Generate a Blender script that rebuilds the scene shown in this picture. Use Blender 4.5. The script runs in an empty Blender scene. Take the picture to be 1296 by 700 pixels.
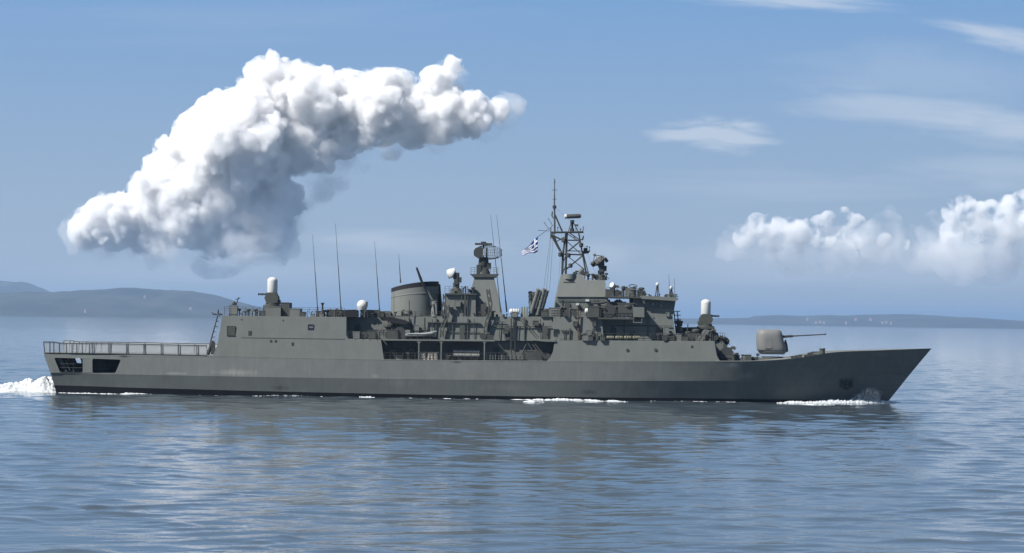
import bpy, bmesh, math, random
import numpy as np
from mathutils import Vector, Matrix, noise

# ---------------------------------------------------------------- camera, sky, sun, exposure
scene = bpy.context.scene
col = scene.collection
R = math.radians
F = 2772.0            # focal length in photo pixels (77 mm equivalent)
DIST = 288.75         # camera to the ship's centreline
EYE = 10.3
ROLL = math.atan2(18.6, 1296)
SHIFT = 54.3

cam_d = bpy.data.cameras.new('camera')
cam_d.sensor_width = 36.0
cam_d.lens = F / 1296 * 36.0
cam_d.shift_y = SHIFT / 1296
cam_d.clip_start = 0.5
cam_d.clip_end = 120000
cam = bpy.data.objects.new('camera', cam_d)
col.objects.link(cam)
cam.matrix_world = Matrix.Translation((0, -DIST, EYE)) @ Matrix.Rotation(R(90), 4, 'X') @ Matrix.Rotation(ROLL, 4, 'Z')
scene.camera = cam

SUN_EL, SUN_AZ = R(46), R(31)      # elevation; angle from the stern towards the camera
S = Vector((-math.cos(SUN_EL) * math.cos(SUN_AZ), -math.cos(SUN_EL) * math.sin(SUN_AZ), math.sin(SUN_EL)))
sun_d = bpy.data.lights.new('sun', 'SUN')
sun_d.energy = 5.0
sun_d.angle = R(0.53)
sun_d.color = (1.0, 0.955, 0.89)
sun = bpy.data.objects.new('sun', sun_d)
col.objects.link(sun)
sun.rotation_euler = S.to_track_quat('Z', 'Y').to_euler()
sun.location = (-200, -80, 300)

scene.view_settings.view_transform = 'Standard'
scene.view_settings.look = 'None'
scene.view_settings.exposure = 0.7
scene.view_settings.gamma = 1.0
scene.cycles.max_bounces = 16
scene.cycles.volume_bounces = 12
scene.cycles.diffuse_bounces = 4
scene.cycles.glossy_bounces = 4
scene.cycles.transparent_max_bounces = 16
scene.cycles.volume_step_rate = 1.0
scene.cycles.volume_max_steps = 256
scene.cycles.sample_clamp_indirect = 8.0

def at(px, py, Y=0.0):
    """A point of the photo (1296 x 700) at depth Y, in metres."""
    dx, dy = px - 648.0, py - (350.0 + SHIFT)
    u = dx * math.cos(ROLL) + dy * math.sin(ROLL)
    v = -dx * math.sin(ROLL) + dy * math.cos(ROLL)
    k = (DIST + Y) / F
    return Vector((u * k, Y, EYE - v * k))

def direction(px, py):
    return (at(px, py, 1000.0) - cam.location).normalized() if False else (at(px, py, 1000.0) - Vector((0, -DIST, EYE))).normalized()

# ---- world
world = bpy.data.worlds.new('World')
scene.world = world
world.use_nodes = True
nt = world.node_tree
nt.nodes.clear()
def N(tree, t, **kw):
    n = tree.nodes.new(t)
    for k, v in kw.items():
        setattr(n, k, v)
    return n
L = nt.links.new
w_out = N(nt, 'ShaderNodeOutputWorld')
bg = N(nt, 'ShaderNodeBackground')
bg.inputs['Strength'].default_value = 0.052
sky = N(nt, 'ShaderNodeTexSky', sky_type='NISHITA', sun_disc=False)
sky.sun_elevation = SUN_EL
sky.sun_rotation = math.atan2(S.x, S.y)
sky.altitude = 10
sky.air_density = 1.0
sky.dust_density = 0.4
sky.ozone_density = 3.0
L(bg.outputs[0], w_out.inputs[0])

def mathn(tree, op, a, b=None, c=None, clamp=False):
    n = tree.nodes.new('ShaderNodeMath'); n.operation = op; n.use_clamp = clamp
    for i, x in enumerate((a, b, c)):
        if x is None: continue
        if isinstance(x, (int, float)): n.inputs[i].default_value = x
        else: tree.links.new(x, n.inputs[i])
    return n.outputs[0]

def mixc(tree, fac, a, b):
    n = tree.nodes.new('ShaderNodeMix'); n.data_type = 'RGBA'
    for s, x in ((n.inputs[0], fac), (n.inputs[6], a), (n.inputs[7], b)):
        if isinstance(x, (int, float)): s.default_value = x
        elif isinstance(x, tuple): s.default_value = (*x, 1) if len(x) == 3 else x
        else: tree.links.new(x, s)
    return n.outputs[2]

tc = N(nt, 'ShaderNodeTexCoord')
sep = N(nt, 'ShaderNodeSeparateXYZ'); L(tc.outputs['Generated'], sep.inputs[0])
az = mathn(nt, 'DIVIDE', sep.outputs[0], mathn(nt, 'MAXIMUM', sep.outputs[1], 0.05))     # tangent of the bearing
el = mathn(nt, 'DIVIDE', sep.outputs[2], mathn(nt, 'MAXIMUM', sep.outputs[1], 0.05))
comb = N(nt, 'ShaderNodeCombineXYZ'); L(az, comb.inputs[0]); L(el, comb.inputs[1])
def cirrus(cx, cy, rx, ry, tilt, amount, seed, sharp=1.0):
    """A thin high veil of cloud round one bearing and height of the sky."""
    c = at(cx, cy, 10000.0) - Vector((0, -DIST, EYE)); c = c / c.y
    sx = rx / F; sy = ry / F
    dx = mathn(nt, 'SUBTRACT', az, c.x); dy = mathn(nt, 'SUBTRACT', el, c.z)
    ct, st = math.cos(tilt), math.sin(tilt)
    rxn = mathn(nt, 'DIVIDE', mathn(nt, 'ADD', mathn(nt, 'MULTIPLY', dx, ct), mathn(nt, 'MULTIPLY', dy, st)), sx)
    ryn = mathn(nt, 'DIVIDE', mathn(nt, 'SUBTRACT', mathn(nt, 'MULTIPLY', dy, ct), mathn(nt, 'MULTIPLY', dx, st)), sy)
    cv = N(nt, 'ShaderNodeCombineXYZ'); L(rxn, cv.inputs[0]); L(ryn, cv.inputs[1]); cv.inputs[2].default_value = seed
    nz = N(nt, 'ShaderNodeTexNoise'); nz.inputs['Scale'].default_value = 1.3; nz.inputs['Detail'].default_value = 7; nz.inputs['Roughness'].default_value = 0.55
    nz.inputs['Distortion'].default_value = 0.5
    L(cv.outputs[0], nz.inputs['Vector'])
    d2 = mathn(nt, 'ADD', mathn(nt, 'MULTIPLY', rxn, rxn), mathn(nt, 'MULTIPLY', ryn, ryn))
    m = mathn(nt, 'SUBTRACT', 1.0, mathn(nt, 'SQRT', d2))
    m = mathn(nt, 'ADD', m, mathn(nt, 'MULTIPLY', mathn(nt, 'SUBTRACT', nz.outputs[0], 0.5), 1.8))
    m = mathn(nt, 'MULTIPLY', m, sharp, clamp=True)
    sm = N(nt, 'ShaderNodeMapRange', interpolation_type='SMOOTHSTEP'); L(m, sm.inputs[0])
    return mathn(nt, 'MULTIPLY', sm.outputs[0], amount * 1.5)
veils = [cirrus(905, 172, 95, 24, -0.03, 0.42, 1.0, 1.5),
         cirrus(1150, 140, 230, 26, -0.07, 0.30, 4.3),
         cirrus(1270, 165, 150, 30, -0.10, 0.30, 7.3),
         cirrus(1285, 48, 130, 22, -0.14, 0.42, 11.0),
         cirrus(1010, 2, 160, 14, -0.05, 0.40, 15.0),
         cirrus(1260, 215, 190, 34, 0.0, 0.22, 19.0),
         cirrus(520, 312, 190, 22, 0.0, 0.20, 23.0),
         cirrus(770, 325, 90, 36, 0.0, 0.22, 27.0),
         cirrus(1090, 325, 330, 55, 0.0, 0.30, 31.0),
         cirrus(1000, 235, 300, 30, 0.02, 0.12, 41.0),
         cirrus(460, 300, 130, 16, 0.0, 0.22, 44.0),
         cirrus(1180, 95, 260, 60, -0.05, 0.12, 51.0),
         cirrus(300, 30, 420, 40, 0.03, 0.06, 52.0),
         cirrus(240, 345, 300, 26, 0.0, 0.18, 35.0)]
ramp = N(nt, 'ShaderNodeValToRGB')          # the marine sky's own colour from the horizon to 25 degrees up
L(mathn(nt, 'MULTIPLY', mathn(nt, 'MAXIMUM', sep.outputs[2], 0.0), 2.5), ramp.inputs[0])
for i, (p, c) in enumerate(((0.0, (5.6, 6.6, 7.8)), (0.10, (4.15, 5.5, 7.45)), (0.36, (2.35, 4.5, 8.1)), (1.0, (3.0, 4.6, 7.2)))):
    e = ramp.color_ramp.elements[i] if i < 2 else ramp.color_ramp.elements.new(p)
    e.position = p; e.color = (c[0] / 10, c[1] / 10, c[2] / 10, 1)
gain = nt.nodes.new('ShaderNodeVectorMath'); gain.operation = 'SCALE'; gain.inputs['Scale'].default_value = 10.0
L(ramp.outputs[0], gain.inputs[0])
lowband = N(nt, 'ShaderNodeMapRange', interpolation_type='SMOOTHSTEP')
L(sep.outputs[2], lowband.inputs[0]); lowband.inputs[1].default_value = 0.6; lowband.inputs[2].default_value = 0.2; lowband.inputs[3].default_value = 0.0; lowband.inputs[4].default_value = 0.85
ahead = mathn(nt, 'MULTIPLY', lowband.outputs[0], 1.0)
skyc = mixc(nt, ahead, sky.outputs[0], gain.outputs[0])
for v in veils:
    skyc = mixc(nt, v, skyc, (8.0, 8.8, 9.9))
L(skyc, bg.inputs['Color'])

# ---------------------------------------------------------------- helpers
def tag(o, label=None, cat=None, group=None, kind=None):
    if label: o['label'] = label
    if cat: o['category'] = cat
    if group: o['group'] = group
    if kind: o['kind'] = kind
    return o

def mesh_obj(name, verts, faces, mat, parent=None, smooth=False):
    me = bpy.data.meshes.new(name)
    me.from_pydata([tuple(v) for v in verts], [], [tuple(f) for f in faces])
    me.update()
    o = bpy.data.objects.new(name, me)
    col.objects.link(o)
    if mat: me.materials.append(mat)
    if smooth: me.polygons.foreach_set('use_smooth', [True] * len(me.polygons))
    if parent: o.parent = parent
    return o

def material(name, color, rough=0.6, metallic=0.0):
    m = bpy.data.materials.new(name); m.use_nodes = True
    b = m.node_tree.nodes['Principled BSDF']
    b.inputs['Base Color'].default_value = (*color, 1)
    b.inputs['Roughness'].default_value = rough
    b.inputs['Metallic'].default_value = metallic
    return m, m.node_tree, b

# ---------------------------------------------------------------- sea
rng = np.random.default_rng(7)
def wave_field():
    W = []
    for i in range(110):
        lam = math.exp(rng.uniform(math.log(0.8), math.log(3.6))) if i < 70 else math.exp(rng.uniform(math.log(3.6), math.log(26)))
        th = rng.normal(R(-80), R(24) if i < 70 else R(34))           # crests lie roughly across the view
        k = 2 * math.pi / lam
        slope = 0.0070 if lam < 3.6 else 0.0075 * (1.0 if lam < 5 else (5 / lam) ** 1.1)
        W.append((k * math.cos(th), k * math.sin(th), slope / k, rng.uniform(0, 2 * math.pi)))
    return W
WAVES = wave_field()
FRONTS = [(6.1, R(4), .085, .33, .17, 0.4), (7.7, R(-7), .10, .27, .13, 2.1), (4.6, R(9), .06, .45, .21, 3.7), (9.5, R(-3), .12, .21, .10, 5.2), (3.7, R(-10), .045, .55, .27, 1.1), (5.3, R(1), .07, .39, .19, 4.4)]
def sea_height(x, y, spacing=None):
    z = np.zeros_like(x)
    # cat's paws: patches of calmer and livelier water
    g = 0.5 + 0.5 * np.sin(x * 0.13 + 1.7 * np.sin(y * 0.061) + 0.6 * np.sin(x * 0.41)) * np.sin(y * 0.19 + 1.4 * np.sin(x * 0.083 + 2.0))
    g = 0.35 + 1.25 * g * g
    for kx, ky, a, p in WAVES:
        lam = 2 * math.pi / math.hypot(kx, ky)
        t = a * np.sin(kx * x + ky * y + p)
        if spacing is not None:
            t = t * np.clip(lam / (spacing * 2.5) - 0.6, 0, 1)
        z += t * (g if lam < 3.6 else 1)
    # small steep fronts that catch the dark of the deeper water: sparse, long-crested, patchy
    for lam, th, amp, px_, py_, ph in FRONTS:
        k = 2 * math.pi / lam
        bend = 0.9 * np.sin(x * px_ + ph) + 0.5 * np.sin(x * px_ * 2.3 + y * 0.11)
        s = (0.5 + 0.5 * np.sin(k * (math.sin(th) * x + math.cos(th) * y) + bend)) ** 9
        e = np.clip(np.sin(x * px_ * 1.7 + ph * 3 + 1.2 * np.sin(y * py_)) * np.sin(y * py_ * 1.3 + ph + 1.5 * np.sin(x * px_ * .6)) - 0.12, 0, 1)
        w = 1.0 if spacing is None else np.clip(lam / (spacing * 8) - 0.4, 0, 1)
        z += 1.35 * amp * s * e * w
    return z

def build_sea():
    ang = np.concatenate([np.linspace(-180, -22, 40)[:-1], np.linspace(-22, 22, 950), np.linspace(22, 180, 40)[1:-1]])
    ang = np.radians(ang)
    r = [20.0]
    while r[-1] < 60000:
        d = r[-1]
        step = 0.0020 * d if 80 < d < 650 else (0.03 * d if d < 80 else min(0.12 * d, 0.0020 * d * (d / 650) ** 1.6))
        r.append(d + step)
    r = np.array(r)
    A, RR = np.meshgrid(ang, r)
    x = np.sin(A) * RR; y = -DIST + np.cos(A) * RR
    fade = np.clip((R(22) - np.abs(A)) / R(3), 0, 1) * np.clip((RR - 70) / 20, 0, 1) * np.clip((2600 - RR) / 1200, 0, 1)
    sp = RR * 0.002
    z = sea_height(x, y, sp) * fade
    nr, na = x.shape
    verts = np.stack([x, y, z], -1).reshape(-1, 3)
    i = np.arange(nr - 1)[:, None] * na; j = np.arange(na)[None, :]; j2 = (j + 1) % na
    q = np.stack([i + j, i + j2, i + na + j2, i + na + j], -1).reshape(-1, 4)[:, ::-1]
    c = len(verts)
    verts = np.vstack([verts, [[0, -DIST, 0]]])
    me = bpy.data.meshes.new('sea')
    nq = len(q); nt_ = na
    tri = np.stack([np.arange(na), np.full(na, c), (np.arange(na) + 1) % na], -1)
    me.vertices.add(len(verts)); me.vertices.foreach_set('co', verts.astype(np.float32).ravel())
    loops = np.concatenate([q.ravel(), tri.ravel()]).astype(np.int32)
    me.loops.add(len(loops)); me.loops.foreach_set('vertex_index', loops)
    starts = np.concatenate([np.arange(nq) * 4, nq * 4 + np.arange(na) * 3]).astype(np.int32)
    me.polygons.add(nq + na); me.polygons.foreach_set('loop_start', starts)
    me.polygons.foreach_set('use_smooth', np.ones(nq + na, bool))
    me.update(calc_edges=True); me.validate()
    o = bpy.data.objects.new('sea', me); col.objects.link(o)
    tag(o, kind='structure')
    m, t, b = material('sea_water', (0.050, 0.068, 0.082), 0.06)
    b.inputs['IOR'].default_value = 1.40
    tcn = t.nodes.new('ShaderNodeTexCoord')
    def layer(scale, stretch, det, strength, dist, prev):
        mp = t.nodes.new('ShaderNodeMapping'); mp.inputs['Scale'].default_value = (scale * stretch, scale, scale)
        mp.inputs['Rotation'].default_value = (0, 0, R(12))
        t.links.new(tcn.outputs['Object'], mp.inputs[0])
        nz = t.nodes.new('ShaderNodeTexNoise'); nz.inputs['Scale'].default_value = 1; nz.inputs['Detail'].default_value = det
        nz.inputs['Roughness'].default_value = 0.6
        t.links.new(mp.outputs[0], nz.inputs['Vector'])
        bp = t.nodes.new('ShaderNodeBump'); bp.inputs['Strength'].default_value = strength; bp.inputs['Distance'].default_value = dist
        t.links.new(nz.outputs[0], bp.inputs['Height'])
        if prev: t.links.new(prev, bp.inputs['Normal'])
        return bp.outputs[0]
    n1 = layer(0.12, 0.5, 3, 1.0, 0.05, None)
    n2 = layer(0.9, 0.35, 3, 1.0, 0.030, n1)
    n3 = layer(3.2, 0.45, 3, 1.0, 0.010, n2)
    t.links.new(n3, b.inputs['Normal'])
    me.materials.append(m)
    return o
build_sea()

# ---------------------------------------------------------------- hills
def fbm(x, y, s, octv=5):
    return noise.fractal(Vector((x, y, s)), 0.9, 2.0, octv)
hill_mat, ht, hb = material('hill_scrub', (0.06, 0.085, 0.045), 0.95)
nz = ht.nodes.new('ShaderNodeTexNoise'); nz.inputs['Scale'].default_value = 0.004; nz.inputs['Detail'].default_value = 8
tcn = ht.nodes.new('ShaderNodeTexCoord'); ht.links.new(tcn.outputs['Object'], nz.inputs['Vector'])
rp = ht.nodes.new('ShaderNodeValToRGB'); ht.links.new(nz.outputs[0], rp.inputs[0])
rp.color_ramp.elements[0].position = 0.38; rp.color_ramp.elements[0].color = (0.012, 0.02, 0.018, 1)
rp.color_ramp.elements[1].position = 0.68; rp.color_ramp.elements[1].color = (0.045, 0.048, 0.038, 1)
ht.links.new(rp.outputs[0], hb.inputs['Base Color'])

def hills(name, profile, dist, depth, seed, rough=0.18):
    """A ridge whose skyline runs through the given photo points at its own distance."""
    pts = [(at(px, py, dist).x, at(px, py, dist).z) for px, py in profile]
    xs = np.linspace(pts[0][0], pts[-1][0], 420)
    top = np.interp(xs, [p[0] for p in pts], [p[1] for p in pts])
    ny = 26
    V = []; Fc = []
    for j in range(ny):
        t = j / (ny - 1)                      # 0 = shore, 1 = behind the crest
        s = math.sin(min(t / 0.7, 1.0) * math.pi / 2) ** 0.9 if t < 0.7 else 1 - (t - 0.7) * 1.2
        for i, x in enumerate(xs):
            n = fbm(x * 0.0016, t * 2.2, seed)
            n2 = fbm(x * 0.008, t * 8, seed + 5, 3)
            h = top[i] * s * (1 + rough * 1.6 * n * (1 - t) * 1.4) + top[i] * 0.05 * n2 * (t > 0)
            shore = dist - depth * 0.7 + fbm(x * 0.0007, 0, seed + 9) * depth * 0.25
            V.append((x, shore + depth * t, max(h, -1) if t > 0 else -2))
    nx = len(xs)
    for j in range(ny - 1):
        for i in range(nx - 1):
            Fc.append((j * nx + i, j * nx + i + 1, (j + 1) * nx + i + 1, (j + 1) * nx + i))
    o = mesh_obj(name, V, Fc, hill_mat, smooth=True)
    tag(o, kind='structure')
    return o
hills('hills', [(-700, 392), (-400, 372), (-180, 374), (0, 374), (30, 373), (55, 369.5), (80, 370), (110, 369), (150, 366), (172, 364.5), (200, 366.5), (212, 369),
                (240, 369.5), (270, 376), (300, 384), (330, 391), (350, 394), (372, 400.5)], 9000, 1600, 3.1)
hills('hills', [(-300, 362), (-100, 354), (0, 357), (30, 359), (50, 365), (75, 371), (110, 378), (160, 388), (230, 398)], 13500, 2000, 13.1, 0.1)
hills('hills', [(780, 405), (830, 403.5), (900, 403), (950, 402), (955, 399.5), (985, 398.5), (1010, 400), (1060, 399), (1100, 398.5), (1140, 398.2), (1180, 399), (1210, 401),
                (1235, 402), (1260, 404.5), (1300, 406), (1500, 408), (1800, 414)], 12500, 1800, 23.1, 0.12)

# ---------------------------------------------------------------- haze: the air between here and the coast
def haze():
    me = bpy.data.meshes.new('haze')
    bm = bmesh.new(); bmesh.ops.create_cube(bm, size=1)
    x0, x1, y0, y1, z0, z1 = -62000, 62000, -62000, 62000, -3, HAZE_TOP
    for v in bm.verts:
        v.co = ((x0 + x1) / 2 + v.co.x * (x1 - x0), (y0 + y1) / 2 + v.co.y * (y1 - y0), (z0 + z1) / 2 + v.co.z * (z1 - z0))
    bm.to_mesh(me); bm.free()
    o = bpy.data.objects.new('haze', me); col.objects.link(o)
    m = bpy.data.materials.new('haze_air'); m.use_nodes = True
    t = m.node_tree; t.nodes.clear()
    out = t.nodes.new('ShaderNodeOutputMaterial'); pv = t.nodes.new('ShaderNodeVolumePrincipled')
    pv.inputs['Color'].default_value = (0.40, 0.59, 0.86, 1)
    pv.inputs['Density'].default_value = HAZE_D
    pv.inputs['Anisotropy'].default_value = 0.2
    t.links.new(pv.outputs[0], out.inputs['Volume'])
    me.materials.append(m)
    tag(o, 'pale blue haze over the sea and the far coast', 'haze', kind='stuff')
HAZE_TOP, HAZE_D = 240.0, 0.72e-4
haze()

# ---------------------------------------------------------------- clouds
CLOUD_ALBEDO = (0.89, 0.912, 0.94)
def cloud_mesh(blobs, dist, seed, lvl2=26, lvl3=9, depth=1.0):
    """Lumps upon lumps: big puffs carry smaller ones, mostly on the upper, sunny side."""
    rnd = random.Random(seed)
    k = (DIST + dist) / F
    sph = []
    for (px, py, pr) in blobs:
        c = at(px, py, dist) ; r = pr * k
        c.y += rnd.uniform(-0.5, 0.5) * r * depth
        sph.append((c, r))
        for _ in range(lvl2):
            d = Vector((rnd.gauss(0, 1), rnd.gauss(0, 1), rnd.gauss(0.15, 1))).normalized()
            r2 = r * rnd.uniform(0.10, 0.40)
            c2 = c + d * (r * 1.02 - r2 * rnd.uniform(0.35, 0.75))
            sph.append((c2, r2))
            if d.y > 0.45: continue
            for _ in range(lvl3):
                e = (d + Vector((rnd.gauss(0, .6), rnd.gauss(0, .6), rnd.gauss(0, .6)))).normalized()
                r3 = r2 * rnd.uniform(0.14, 0.42)
                sph.append((c2 + e * (r2 - r3 * 0.4), r3))
    return sph

def cloud_volume(name, blobs, dist, seed, voxel, density, label, g=0.0, rag=60.0, rag_size=130.0, parent=None, billow=None, grow=1.0, step=None, **kw):
    sph = cloud_mesh(blobs, dist, seed, **kw)
    base = at(*blobs[0][:2], dist)
    V = np.array([(c - base)[:] for c, r in sph])
    me = bpy.data.meshes.new(name + '_shape'); me.from_pydata(V.tolist(), [], []); me.update()
    at_ = me.attributes.new('puff', 'FLOAT', 'POINT'); at_.data.foreach_set('value', np.array([r * grow for c, r in sph], dtype=np.float32))
    src = bpy.data.objects.new(name, me); src.location = base; col.objects.link(src)
    ng = bpy.data.node_groups.new('cloud_fill', 'GeometryNodeTree')
    ng.interface.new_socket('Geometry', in_out='INPUT', socket_type='NodeSocketGeometry')
    ng.interface.new_socket('Geometry', in_out='OUTPUT', socket_type='NodeSocketGeometry')
    gi = ng.nodes.new('NodeGroupInput'); go = ng.nodes.new('NodeGroupOutput')
    m2p = ng.nodes.new('GeometryNodeMeshToPoints'); na_ = ng.nodes.new('GeometryNodeInputNamedAttribute'); na_.inputs['Name'].default_value = 'puff'
    m2v = ng.nodes.new('GeometryNodePointsToVolume'); m2v.resolution_mode = 'VOXEL_SIZE'
    m2v.inputs['Density'].default_value = 1.0
    m2v.inputs['Voxel Size'].default_value = voxel
    ng.links.new(na_.outputs['Attribute'], m2v.inputs['Radius']); ng.links.new(gi.outputs[0], m2p.inputs[0])
    v2m = ng.nodes.new('GeometryNodeVolumeToMesh'); v2m.resolution_mode = 'GRID'
    v2m.inputs['Threshold'].default_value = 0.3
    v2m.inputs['Adaptivity'].default_value = 0.02
    sm = ng.nodes.new('GeometryNodeSetMaterial')
    spn = ng.nodes.new('GeometryNodeSetPosition'); nrm_ = ng.nodes.new('GeometryNodeInputNormal'); nzn = ng.nodes.new('ShaderNodeTexNoise')
    nzn.inputs['Scale'].default_value = 1 / rag_size; nzn.inputs['Detail'].default_value = 6; nzn.inputs['Roughness'].default_value = 0.62
    psn = ng.nodes.new('GeometryNodeInputPosition'); ng.links.new(psn.outputs[0], nzn.inputs['Vector'])
    m1 = ng.nodes.new('ShaderNodeMath'); m1.operation = 'MULTIPLY_ADD'; ng.links.new(nzn.outputs[0], m1.inputs[0]); m1.inputs[1].default_value = rag * 2; m1.inputs[2].default_value = -rag
    v1 = ng.nodes.new('ShaderNodeVectorMath'); v1.operation = 'SCALE'; ng.links.new(nrm_.outputs[0], v1.inputs[0]); ng.links.new(m1.outputs[0], v1.inputs['Scale'])
    ng.links.new(v1.outputs[0], spn.inputs['Offset'])
    ng.links.new(m2p.outputs[0], m2v.inputs[0]); ng.links.new(m2v.outputs[0], v2m.inputs[0]); ng.links.new(v2m.outputs[0], spn.inputs[0]); ng.links.new(spn.outputs[0], sm.inputs[0]); ng.links.new(sm.outputs[0], go.inputs[0])
    m = bpy.data.materials.new('cloud_vapour'); m.use_nodes = True
    t = m.node_tree; t.nodes.clear()
    out = t.nodes.new('ShaderNodeOutputMaterial'); pv = t.nodes.new('ShaderNodeVolumeScatter')
    pv.inputs['Color'].default_value = (*CLOUD_ALBEDO, 1)
    pv.inputs['Anisotropy'].default_value = g
    pv.inputs['Density'].default_value = density
    if billow:                       # vapour torn into curds and holes by layered noise
        size, lo, hi = billow
        tcn = t.nodes.new('ShaderNodeTexCoord'); nz = t.nodes.new('ShaderNodeTexNoise'); nz.inputs['Scale'].default_value = 1 / size
        nz.inputs['Detail'].default_value = 5; nz.inputs['Roughness'].default_value = 0.55; nz.inputs['Distortion'].default_value = 0.3
        t.links.new(tcn.outputs['Object'], nz.inputs['Vector'])
        mr = t.nodes.new('ShaderNodeMapRange'); mr.interpolation_type = 'SMOOTHSTEP'; t.links.new(nz.outputs[0], mr.inputs[0])
        mr.inputs[1].default_value = lo; mr.inputs[2].default_value = hi; mr.inputs[3].default_value = 0.0; mr.inputs[4].default_value = density
        t.links.new(mr.outputs[0], pv.inputs['Density'])
        m.cycles.volume_step_rate = step or 0.04
    t.links.new(pv.outputs[0], out.inputs['Volume'])
    sm.inputs['Material'].default_value = m
    md = src.modifiers.new('fill', 'NODES'); md.node_group = ng
    if parent is not None:
        src.parent = parent; src.matrix_parent_inverse = Matrix.Translation(-parent.location)
    else: tag(src, label, 'cloud')
    return src

BIG = [(112, 287, 26), (145, 280, 38), (190, 268, 48), (235, 252, 60), (285, 245, 72), (245, 200, 45), (300, 188, 70), (330, 265, 50), (270, 285, 42), (200, 298, 26), (215, 225, 34),
       (320, 130, 32), (345, 132, 46), (346, 98, 27), (378, 97, 20), (392, 132, 44), (385, 175, 45), (438, 132, 42), (480, 138, 46), (500, 112, 26), (430, 170, 32), (528, 148, 40), (565, 145, 36),
       (553, 105, 22), (572, 84, 14), (600, 145, 26), (632, 140, 16)]

c = cloud_volume('cloud', BIG, 15000, 5, 12.0, 0.03, 'large white cumulus cloud arching up over the stern of the frigate', lvl2=30, lvl3=8, rag=45.0, rag_size=160.0, grow=0.84)
cloud_volume('outer_vapour', BIG, 15000, 5, 12.0, 0.024, '', parent=c, lvl2=30, lvl3=8, rag=70.0, rag_size=200.0, grow=1.07, billow=(150.0, 0.45, 0.60))
FR = [(105, 285, 30), (150, 300, 36), (210, 308, 40), (270, 302, 52), (320, 292, 54), (352, 255, 50), (390, 215, 50), (430, 188, 40), (490, 168, 34), (550, 165, 30), (605, 155, 28), (640, 140, 24), (575, 90, 24), (340, 322, 26)]
cloud_volume('vapour_fringe', FR, 15000, 15, 18.0, 0.0065, '', parent=c, lvl2=18, lvl3=5, rag=110.0, rag_size=260.0, billow=(260.0, 0.47, 0.68))
RC = [(944, 298, 13), (958, 288, 15), (978, 283, 12), (975, 300, 17), (1000, 289, 14), (1020, 290, 12), (1035, 283, 10), (1052, 283, 14), (1068, 277, 12), (1085, 282, 11), (1040, 300, 15), (1010, 304, 15), (1098, 294, 10), (1080, 300, 12), (1120, 304, 9), (1142, 309, 8)]
c = cloud_volume('cloud', RC, 30000, 6, 20.0, 0.011, 'low white cumulus bank over the far coast, right of the bow', lvl2=24, lvl3=6, rag=90.0, rag_size=300.0, grow=1.25, billow=(230.0, 0.48, 0.60), step=0.03)
cloud_volume('vapour_fringe', [(930, 306, 24), (970, 312, 28), (1010, 316, 30), (1060, 316, 32), (1110, 312, 34), (1160, 316, 32), (1210, 325, 34), (1120, 296, 30), (1260, 330, 34), (1060, 330, 26), (1000, 330, 22)], 30000, 16, 30.0, 0.003, '', parent=c, lvl2=14, lvl3=3, rag=160.0, rag_size=500.0, billow=(520.0, 0.42, 0.70), step=0.05)
RC2 = [(1207, 266, 13), (1222, 260, 12), (1218, 276, 17), (1240, 270, 12), (1255, 266, 11), (1238, 286, 18), (1262, 280, 15), (1280, 262, 14), (1296, 255, 15), (1285, 280, 18), (1312, 268, 20), (1330, 285, 24), (1360, 270, 26), (1205, 294, 13), (1270, 296, 15), (1400, 290, 28)]
c = cloud_volume('cloud', RC2, 30000, 7, 20.0, 0.010, 'low cumulus bank cut off by the right edge of the photo', lvl2=24, lvl3=6, rag=90.0, rag_size=300.0, grow=1.25, billow=(230.0, 0.48, 0.60), step=0.03)
cloud_volume('vapour_fringe', [(1200, 300, 28), (1240, 305, 32), (1285, 305, 34), (1330, 310, 36), (1180, 290, 24), (1380, 310, 40)], 30000, 17, 30.0, 0.003, '', parent=c, lvl2=14, lvl3=3, rag=160.0, rag_size=500.0, billow=(520.0, 0.42, 0.70), step=0.05)
# ---------------------------------------------------------------- mesh builder
def px_scale(Y):
    return (DIST + Y) / F

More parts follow.
